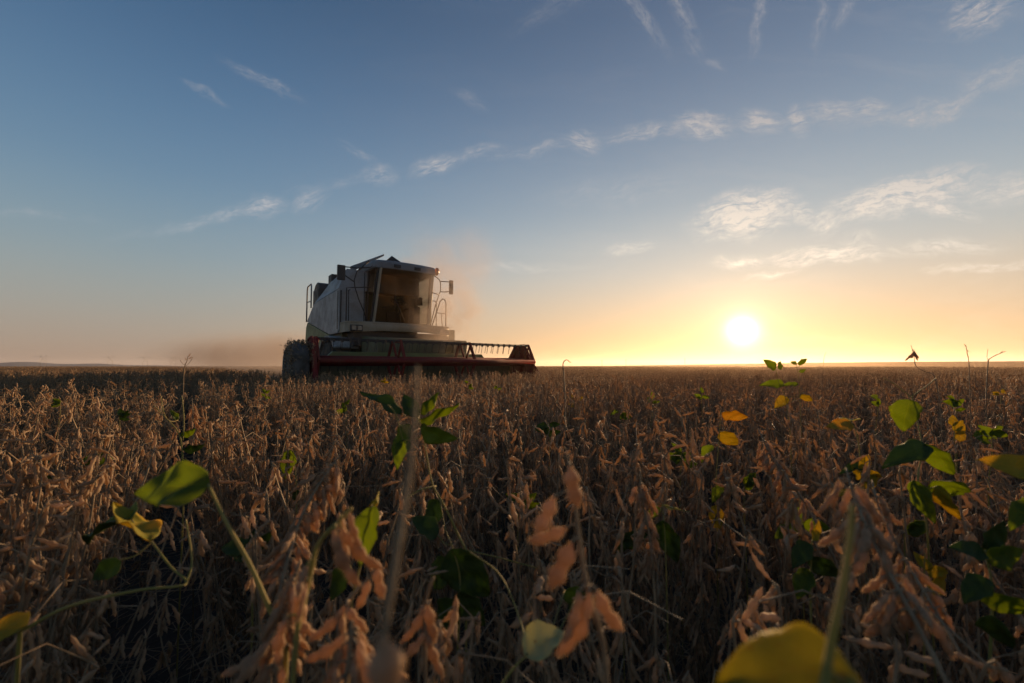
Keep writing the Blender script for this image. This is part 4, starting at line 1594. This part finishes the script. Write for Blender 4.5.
green_plant('soybean plant with an orange-yellow leaf and a grey one right of the sun',
            [(852, 421, 1.05), (858, 440, 1.04), (862, 480, 1.02)],
            [(852, 424, 826, 428, 1.05, .0, .62, 30, 'leaf_orange', {}), (836, 419, 862, 421, 1.1, .0, .35, 62, 'leaf_pale', {}),
             (866, 465, 838, 470, 1.0, .02, .5, 45, 'leaf_dark', {}), (848, 490, 830, 498, 1.0, 0, .5, 40, 'leaf_yellow', {})], r=.0016, seed=11)
green_plant('soybean plant below the sun carrying a yellow leaf above a lemon-green one',
            [(721, 410, 1.15), (719, 440, 1.14), (716, 480, 1.12), (716, 520, 1.1)],
            [(722, 412, 748, 418, 1.15, .0, .55, 35, 'leaf_orange', {}), (721, 431, 738, 449, 1.14, .0, .7, 20, 'leaf_yellow', {}),
             (712, 445, 700, 462, 1.15, 0, .6, 40, 'leaf', {}), (716, 505, 718, 532, 1.08, 0, .6, 25, 'leaf_yellow', {}), (722, 485, 712, 503, 1.1, 0, .6, 35, 'leaf', {})], r=.0015, seed=12)
green_plant('tall green soybean plant whose top leaves stand against the sky beside the sun',
            [(775, 364, 1.5), (778, 380, 1.5), (786, 400, 1.48), (790, 430, 1.46)],
            [(776, 369, 763, 360, 1.5, .0, .62, 25, 'leaf', {}), (777, 368, 784, 362, 1.5, .02, .6, 30, 'leaf', {}), (784, 385, 762, 382, 1.5, 0, .5, 40, 'leaf', {}),
             (788, 398, 774, 408, 1.48, 0, .7, 25, 'leaf_yellow', {}), (802, 394, 812, 402, 1.46, 0, .7, 25, 'leaf_yellow', {}), (798, 384, 782, 384, 1.5, 0, .4, 45, 'leaf', {})],
            branches=[[(790, 402, 1.48), (798, 398, 1.47), (803, 392, 1.46)]], r=.0015, seed=13)
green_plant('green soybean sprig with two leaves on the horizon right of the sun',
            [(796, 362, 1.9), (799, 380, 1.9), (800, 400, 1.88)],
            [(797, 364, 790, 362, 1.9, 0, .6, 30, 'leaf', {}), (797, 363, 809, 360, 1.9, 0, .55, 30, 'leaf', {'arch': .5}), (799, 372, 806, 369, 1.9, 0, .6, 30, 'leaf', {})], r=.0014, seed=14)
green_plant('green soybean plant with dark drooping leaf beside a pale horizontal twig right of middle',
            [(664, 515, .85), (666, 560, .84)],
            [(664, 520, 676, 562, .85, 0, .62, 25, 'leaf_dark', {}), (660, 508, 648, 520, .86, 0, .7, 30, 'leaf', {}), (662, 505, 682, 509, .85, 0, .3, 60, 'leaf_pale', {})],
            branches=[[(690, 512, .84), (664, 506, .85), (642, 500, .86)]], r=.0016, seed=15)
green_plant('soybean plant with one upright green leaf on the left, above the row of pods',
            [(293, 448, 1.1), (296, 480, 1.1), (297, 530, 1.08)],
            [(292, 450, 283, 480, 1.1, 0, .55, 30, 'leaf', {}), (295, 490, 300, 505, 1.1, 0, .6, 30, 'leaf_dark', {})], r=.0015, seed=16)
green_plant('yellow-green bare shoot standing up out of the dark furrow on the left',
            [(153, 405, 1.1), (166, 418, 1.09), (178, 432, 1.08), (182, 450, 1.08), (184, 490, 1.07)],
            [(182, 436, 196, 428, 1.1, 0, .6, 35, 'leaf', {}), (178, 420, 170, 410, 1.12, 0, .5, 35, 'leaf', {}), (184, 450, 205, 445, 1.1, 0, .5, 40, 'leaf_dark', {})],
            branches=[[(161, 396, 1.12), (163, 410, 1.1), (167, 420, 1.09)], [(182, 396, 1.15), (184, 420, 1.1), (183, 440, 1.08)]], r=.0019, seed=17)
green_plant('low soybean plant with dark leaves under the big pods in the lower right middle',
            [(812, 540, .7), (810, 590, .7)],
            [(812, 545, 790, 565, .7, 0, .7, 30, 'leaf_dark', {}), (812, 556, 838, 580, .7, 0, .7, 30, 'leaf_dark', {}), (810, 570, 795, 598, .7, 0, .7, 30, 'leaf', {}),
             (812, 540, 822, 522, .72, 0, .5, 40, 'leaf_yellow', {})], r=.0018, seed=18)

# scattered green and yellow leafed plants further back, each placed where the photo shows one
far_g = [(265, 392, 3.2, 'leaf', 'small green soybean plant at the edge of the left furrow'),
         (468, 383, 4.5, 'leaf', 'green leaved plant just in front of the header, right of the feeder'),
         (385, 381, 4.8, 'leaf_yellow', 'lemon-green leaved plant in front of the header, below the cab'),
         (497, 386, 4.4, 'leaf', 'green leaved plant in front of the red header end'),
         (652, 398, 2.6, 'leaf', 'green leaved plant in the crop between header and sun'),
         (575, 400, 2.8, 'leaf_yellow', 'yellow-green leaved plant right of the header end'),
         (620, 412, 2.2, 'leaf', 'green leaved plant in the middle of the crop right of the harvester'),
         (702, 392, 2.6, 'leaf', 'green leaved plant in the crop straight below the sun'),
         (955, 400, 2.0, 'leaf', 'green leaved plant near the right edge under the branching stalk'),
         (1000, 392, 2.6, 'leaf_yellow', 'yellow leaved plant near the right edge under the bare stalk'),
         (345, 405, 2.4, 'leaf', 'green leaved plant in the crop left of the leafy shoot'),
         (60, 402, 2.3, 'leaf', 'green leaved plant in the crop near the left edge'),
         (118, 412, 2.0, 'leaf_dark', 'dark green leaved plant left of the dark furrow'),
         (548, 425, 1.8, 'leaf_dark', 'dark green leaved plant in the crop near the middle'),
         (878, 398, 2.4, 'leaf', 'green leaved plant in the crop left of the star-shaped seed head'),
         (800, 505, .9, 'leaf', 'yellow-green leaved plant half hidden in pods below the orange leaf'),
         (862, 470, 1.0, 'leaf_yellow', 'yellow leaved plant between the orange leaf and the tall leafy plant'),
         (745, 485, 1.1, 'leaf', 'green leaved plant deep in the crop below the lemon-green leaf'),
         (682, 452, 1.4, 'leaf', 'small green leaved plant left of the lemon-green leaf'),
         (925, 560, .75, 'leaf_yellow', 'low yellow-green plant beside the leaning pods at the right'),
         (990, 432, 1.3, 'leaf', 'green leaved plant above the cut-off yellow leaves at the right edge'),
         (955, 425, 1.4, 'leaf_yellow', 'yellow-green plant just right of the tall leafy plant'),
         (622, 535, .95, 'leaf_dark', 'dark leaved plant between the plump pods and the hanging clusters'),
         (40, 468, 1.2, 'leaf_dark', 'dark green leaved plant in the shade at the left edge'),
         (96, 452, 1.5, 'leaf', 'green leaved plant left of the broad leaf'),
         (250, 545, .8, 'leaf_dark', 'dark leaved plant low beside the leaf stalk of the broad leaf'),
         (520, 490, 1.1, 'leaf', 'green leaved plant left of the four plump pods'),
         (905, 520, .9, 'leaf', 'green leaved plant behind the leaning pods at the right')]
for i, (px, py, Y, mt, lb) in enumerate(far_g):
    rng = random.Random(40 + i)
    s = 427 / Y * .055
    lv = []
    for k in range(rng.choice((3, 4, 5))):
        a = rng.uniform(-.6, pi + .6)
        bx, by = px + rng.uniform(-.15, .15) * s, py + (rng.uniform(-.1, .8)) * s
        lv.append((bx, by, bx + cos(a) * s * rng.uniform(.8, 1.1), by - sin(a) * s * .7, Y, rng.uniform(-.02, .02), .62, rng.uniform(10, 50), mt, {}))
    green_plant(lb, [(px, py - .2 * s, Y), (px + rng.uniform(-2, 2), py + s, Y), (px + rng.uniform(-3, 3), py + 3 * s, Y)], lv, r=.0017, seed=60 + i)


def pod_branch(label, path, pods, r=.0022, seed=1, auto=0, name='soybean_plant', ps=1.0, group=None, stem_mat='stem', extra=(), root=None, cat='soybean plant'):
    """a dry stalk at its own place; pods: (px, py, Y, droop deg, azimuth deg, scale, kind)"""
    rng = random.Random(seed)
    M_ = to_px_list(path)
    last = M_[-1]
    d = (M_[-1] - M_[-2])
    g_ = Vector(root) if root else Vector((last.x + d.x * .5, max(.10, last.y + max(0, d.y) + .02), 0))
    origin = Vector((g_.x, g_.y, 0))
    ro = empty(name, origin)
    tag(ro, label, cat, group)
    full = smooth_path(M_) + [g_]
    b = MB(); nn_ = len(full)
    b.tube([p - origin for p in full], [r * (.5 + .5 * min(1, i / nn_ * 1.6)) * (1.28 if i % 6 == 3 else 1) for i in range(nn_)], 8)
    if len(full) > 8 and (full[0] - CAM).length < .6:
        add_hairs(b, list(b.v), [f for f in b.f if len(f) == 4][:8 * (nn_ - 2)], 1500, rng)
    b.build('stem', M[stem_mat], ro)
    for br in extra:
        P = smooth_path([pt(*p) - origin for p in br], 4)
        b = MB(); b.tube(P, [r * .45] * len(P), 6)
        b.build('twig', M[stem_mat], ro)
    lst = []
    for (px, py, Y, dr, az, sc_, k) in pods:
        p = pt(px, py, Y)
        lst.append((k, Matrix.Translation(p - origin) @ Matrix.Rotation(radians(az), 4, 'Z') @ Matrix.Rotation(-radians(dr), 4, 'Y') @ Matrix.Scale(sc_, 4), p))
    if auto:
        seg = full[2: max(6, int(len(full) * .8))]
        for i in range(auto):
            p = seg[rng.randrange(len(seg))]
            if p.z < .2: continue
            az = rng.uniform(0, 2 * pi)
            off = Vector((cos(az), sin(az), rng.uniform(-.5, .5))) * rng.uniform(.004, .011)
            dr = abs(rng.gauss(.4, .25))
            mtx = pod_matrix(p + off - origin, az, dr, rng, ps * rng.uniform(.8, 1.15))
            lst.append((rng.randrange(8), mtx, p + off))
    for k, mtx, p in lst:
        q = min(full, key=lambda s_: (s_ - p).length)
        po = link('pod', PODM_HI[k % 10], ro, mtx)
        if (q - p).length > .004:
            b = MB(); b.tube([q - origin, (q + p) / 2 - origin + Vector((0, 0, .002)), p - origin], [.001, .0009, .0009], 5)
            b.build('pedicel', M[stem_mat], ro)
    return ro


pod_branch('very near bare dry stalk rising past the horizon, fat pod at its foot',
           [(417, 366, .17), (416, 400, .168), (412, 450, .165), (404, 510, .16), (396, 560, .155), (386, 622, .150), (378, 690, .148)],
           [(382, 636, .148, 6, 40, 1.0, 8)], r=.0012, seed=1, extra=[[(414, 440, .166), (405, 428, .166), (398, 420, .165)]])
pod_branch('near dry stalk with four plump backlit pods in the middle of the foreground',
           [(566, 452, .31), (572, 480, .31), (577, 520, .31), (582, 560, .305), (590, 600, .30), (602, 640, .30), (608, 690, .30)],
           [(570, 466, .305, 5, 20, .88, 8), (554, 497, .305, 22, 195, .82, 8), (566, 528, .31, 62, 190, .76, 9), (572, 542, .30, 24, 200, .98, 8),
            (590, 592, .29, 6, 160, 1.15, 3), (597, 590, .29, 16, 10, 1.0, 5), (580, 590, .29, 4, 200, .9, 0)], r=.0016, seed=2)
pod_branch('near dry stalk bent over like a hook with a large curved pod, left foreground',
           [(352, 508, .36), (340, 520, .36), (318, 545, .36), (308, 585, .36), (298, 625, .355), (292, 690, .35)],
           [(334, 530, .35, 8, 0, 1.25, 0), (342, 528, .36, 22, 10, 1.1, 3), (350, 512, .36, 5, 20, .8, 4)], r=.0021, seed=3, stem_mat='gstem', auto=5)
pod_branch('near dry branch with pods forked like a wishbone at the lower left middle',
           [(378, 560, .40), (372, 575, .40), (350, 600, .40), (338, 640, .39), (332, 690, .39)],
           [(376, 566, .40, 8, 0, 1.1, 2), (368, 578, .40, 4, 180, .9, 5), (346, 605, .39, 30, 190, 1.05, 0), (346, 606, .385, 34, 350, 1.0, 6), (342, 612, .39, 5, 90, 1.25, 1)], r=.0018, seed=4)
pod_branch('near dry stalk tip with three hanging pods just left of the bottom middle',
           [(434, 577, .42), (428, 592, .42), (424, 620, .42), (426, 690, .42)],
           [(427, 600, .42, 12, 190, 1.0, 3), (428, 605, .415, 6, 350, 1.25, 2), (426, 630, .41, 26, 185, 1.0, 0), (427, 632, .41, 10, 0, 1.1, 7)], r=.0017, seed=5)
pod_branch('near leaning dry plant with long twisted pods filling the lower right',
           [(846, 468, .50), (852, 490, .47), (868, 530, .43), (888, 570, .40), (915, 620, .37), (950, 690, .34)], [], r=.0017, seed=6, auto=38, ps=.98)
pod_branch('second leaning dry plant with pods behind the big one at the lower right',
           [(872, 480, .62), (880, 510, .58), (905, 560, .54), (935, 610, .5), (975, 680, .46)], [], r=.0016, seed=7, auto=30, ps=.98)
pod_branch('leaning dry plant whose pods trail down to the right below the sun',
           [(758, 428, 1.0), (768, 450, .96), (785, 475, .9), (806, 505, .85), (835, 560, .8), (850, 620, .78)], [], r=.0026, seed=8, auto=42)
pod_branch('dry plant with hanging pod clusters right of the four plump pods',
           [(640, 470, .75), (642, 500, .75), (650, 540, .74), (655, 600, .74)], [], r=.0022, seed=9, auto=32)
pod_branch('dry plant with crowded light pods in the left foreground row',
           [(340, 455, .62), (322, 480, .60), (300, 520, .57), (285, 570, .52), (270, 640, .48)], [], r=.0024, seed=10, auto=44, ps=1.05)
pod_branch('dry plant with crowded pods low at the left foreground corner of the row',
           [(300, 560, .42), (290, 600, .41), (280, 640, .40), (276, 690, .40)], [], r=.0022, seed=11, auto=26, ps=1.1)
pod_branch('dry plant with many pods at the bottom edge under the hooked stalk',
           [(352, 620, .33), (350, 650, .325), (345, 690, .32)], [], r=.002, seed=12, auto=16)
pod_branch('dry plant with upright tip and pods at the left of the dark furrow',
           [(192, 398, 1.5), (193, 420, 1.5), (194, 460, 1.48)], [], r=.002, seed=13, auto=26)

# things that stand up against the sky
pod_branch('dead stalk with drooping tip against the sky right of the header',
           [(569, 361, 2.0), (566, 360, 2.0), (563, 364, 2.0), (564, 376, 2.0), (565, 400, 2.0)], [(568, 361, 2.0, 50, 0, .45, 0)], r=.0028, seed=20, name='dry_weed', cat='weed', group='stalks above the crop line')
pod_branch('dead stalk with a dark star-shaped seed head against the sky at the right',
           [(911, 345, 1.25), (914, 356, 1.25), (916, 366, 1.25), (926, 372, 1.24), (934, 376, 1.22), (940, 400, 1.22)],
           [(914, 352, 1.25, 40, 180, .85, 1), (914, 352, 1.25, 28, 0, .85, 2), (914, 350, 1.25, 5, 0, .8, 4), (914, 352, 1.25, 20, 190, .8, 6)], r=.0012, seed=21, name='dry_weed', cat='weed', group='stalks above the crop line')
pod_branch('thin upright dead stalk with small buds against the sky near the right edge',
           [(966, 345, 1.8), (967, 352, 1.8), (969, 364, 1.8), (970, 400, 1.8)],
           [(966, 347, 1.8, 150, 180, .35, 1), (967, 352, 1.8, 160, 0, .35, 2), (968, 356, 1.8, 150, 180, .35, 4), (967, 350, 1.8, 40, 0, .3, 4)], r=.0014, seed=22, name='dry_weed', cat='weed', group='stalks above the crop line')
pod_branch('branching dead stalk leaning right against the sky at the right edge',
           [(1006, 351, 1.7), (999, 354, 1.7), (991, 358, 1.7), (988, 364, 1.7), (986, 400, 1.7)],
           [(1000, 353, 1.7, 120, 0, .35, 1), (995, 356, 1.7, 130, 0, .35, 2)], r=.0016, seed=23, name='dry_weed', cat='weed', group='stalks above the crop line',
           extra=[[(988, 363, 1.7), (987, 356, 1.7), (988, 349, 1.7)]])
pod_branch('hair-thin dead stalk against the sky right of the sun',
           [(826, 352, 2.2), (824, 358, 2.2), (823, 370, 2.2), (822, 400, 2.2)], [], r=.001, seed=24, name='dry_weed', cat='weed', group='stalks above the crop line')
pod_branch('spreading dead weed on the horizon at the left edge of the dust',
           [(188, 356, 3.4), (187, 361, 3.4), (184, 370, 3.4), (183, 400, 3.4)], [(188, 357, 3.4, 140, 0, .8, 1), (187, 360, 3.4, 120, 180, .8, 2), (188, 359, 3.4, 100, 0, .8, 3)], r=.003, seed=25, name='dry_weed', cat='weed', group='stalks above the crop line',
           extra=[[(186, 366, 3.4), (190, 362, 3.4), (193, 357, 3.4)], [(186, 366, 3.4), (182, 363, 3.4), (180, 360, 3.4)]])

# far pylons and posts
def pylon(px, hgt, dist, label):
    d = ray(px, 366); d.z = 0; d.normalize()
    p = d * dist; z = terrain(p.x, p.y)
    ro = empty('power_pylon', (p.x, p.y, z), -atan2(p.x, p.y))
    tag(ro, label, 'pylon', 'pylons along the left horizon')
    b = MB(); s = hgt
    for sx in (-.16, .16):
        b.tube([(sx * s, 0, 0), (sx * s, 0, s)], .2, 6)
    b.build('mast', M['steel'], ro)
    b = MB(); b.tube([(-.45 * s, 0, s * .82), (.45 * s, 0, s * .82)], .2, 6)
    b.tube([(-.16 * s, 0, s * .4), (.16 * s, 0, s * .82)], .12, 6); b.tube([(.16 * s, 0, s * .4), (-.16 * s, 0, s * .82)], .3, 6)
    b.build('crossarm', M['steel'], ro)


for px, lb in ((43, 'tiny pylon on the far horizon, leftmost'), (110, 'tiny pylon on the far horizon, second from the left'), (145, 'tiny pylon on the far horizon, third from the left'), (173, 'tiny pylon on the far horizon nearest the dust')):
    pylon(px, 30, 1500, lb)
for i, (px, lb) in enumerate(((602, 'thin far post on the horizon, nearest the harvester'), (626, 'thin far post on the horizon, second from the harvester'), (685, 'thin far post on the horizon just left of the sun'))):
    d = ray(px, 366); d.z = 0; d.normalize(); p = d * 420
    b = MB(); b.tube([(0, 0, 0), (0, 0, 6.8)], .12, 6); b.box((-.7, -.06, 6.0), (.7, .06, 6.15))
    o = b.build('utility_pole', M['black']); o.location = (p.x, p.y, terrain(p.x, p.y))
    tag(o, lb, 'pole', 'far posts on the horizon')


# ------------------------------------------------------------------ dust
def dust(name, label, lo_, hi_, rot, loc, density, scale, thr, col=(0.45, 0.38, 0.34), aniso=.45, soft=1.0, K=1.0):
    b = MB(); b.box(lo_, hi_)
    m = bpy.data.materials.new(name); m.use_nodes = True
    t = NT(m.node_tree)
    t.n.remove(t.n['Principled BSDF'])
    tc_ = t.new('ShaderNodeTexCoord')
    gen = t.vmath('SUBTRACT', tc_.outputs['Generated'], (.5, .5, .5))
    ln = t.vmath('LENGTH', gen, out=1)
    env = t.rng(ln, .5, .12 / soft, 0, 1, smooth=True)
    nz = t.noise(tc_.outputs['Object'], scale, 5, .6, .6)
    dn = t.math('MULTIPLY', t.math('MULTIPLY', env, t.rng(nz, thr, thr + .28)), density)
    pv = t.new('ShaderNodeVolumePrincipled')
    pv.inputs['Color'].default_value = (*col, 1)
    pv.inputs['Anisotropy'].default_value = aniso
    t.l.new(dn, pv.inputs['Density'])
    t.l.new(pv.outputs[0], t.n['Material Output'].inputs['Volume'])
    o = b.build(name, m)
    o.location = loc; o.rotation_euler = (0, 0, rot)
    tag(o, label, 'dust', kind='stuff')
    return o


dust('dust', 'tan dust blowing up in front of the cab and header', (-1.15, -1.2, -1.6), (1.2, 1.2, 1.9), A, O_M + UD * .75 + WD * 1.15 + Vector((0, 0, 2.2)), 2.0, 1.6, .44)
dust('dust', 'thin pinkish dust drifting above the right of the cab', (-2.2, -3, -2.2), (2.2, 3, 2.4), A, O_M + UD * 2.2 + WD * 4.2 + Vector((0, 0, 3.9)), .42, .7, .42)
dust('dust', 'low dust trail lying on the field behind the harvester', (-7, -18, -1.5), (7, 18, 1.9), A, O_M + UD * -.5 + WD * 25 + Vector((0, 0, 1.5)), .20, .35, .36)

# thin volume added low over the crop for the glow towards the sun
b = MB(); b.box((-70, 0, 0.02), (80, 95, 3.2))
m = bpy.data.materials.new('glow_volume'); m.use_nodes = True
t = NT(m.node_tree)
t.n.remove(t.n['Principled BSDF'])
pv = t.new('ShaderNodeVolumePrincipled')
pv.inputs['Color'].default_value = (0.85, 0.62, 0.42, 1)
pv.inputs['Density'].default_value = 0.0011
pv.inputs['Anisotropy'].default_value = 0.72
t.l.new(pv.outputs[0], t.n['Material Output'].inputs['Volume'])
o = b.build('glow_volume', m)
o.location = (0, 6, 0)
tag(o, 'faint golden glow volume added low over the crop towards the sun', 'dust', kind='stuff')

# the evening air over the whole field: even, very thin
b = MB(); b.box((-6000, -6000, -12), (6000, 6000, 70))
m = bpy.data.materials.new('haze'); m.use_nodes = True
t = NT(m.node_tree)
t.n.remove(t.n['Principled BSDF'])
pv = t.new('ShaderNodeVolumePrincipled')
pv.inputs['Color'].default_value = (0.86, 0.84, 0.84, 1)
pv.inputs['Density'].default_value = 0.00009
pv.inputs['Anisotropy'].default_value = 0.5
t.l.new(pv.outputs[0], t.n['Material Output'].inputs['Volume'])
tag(b.build('haze', m), 'thin evening haze over the field', 'haze', kind='stuff')
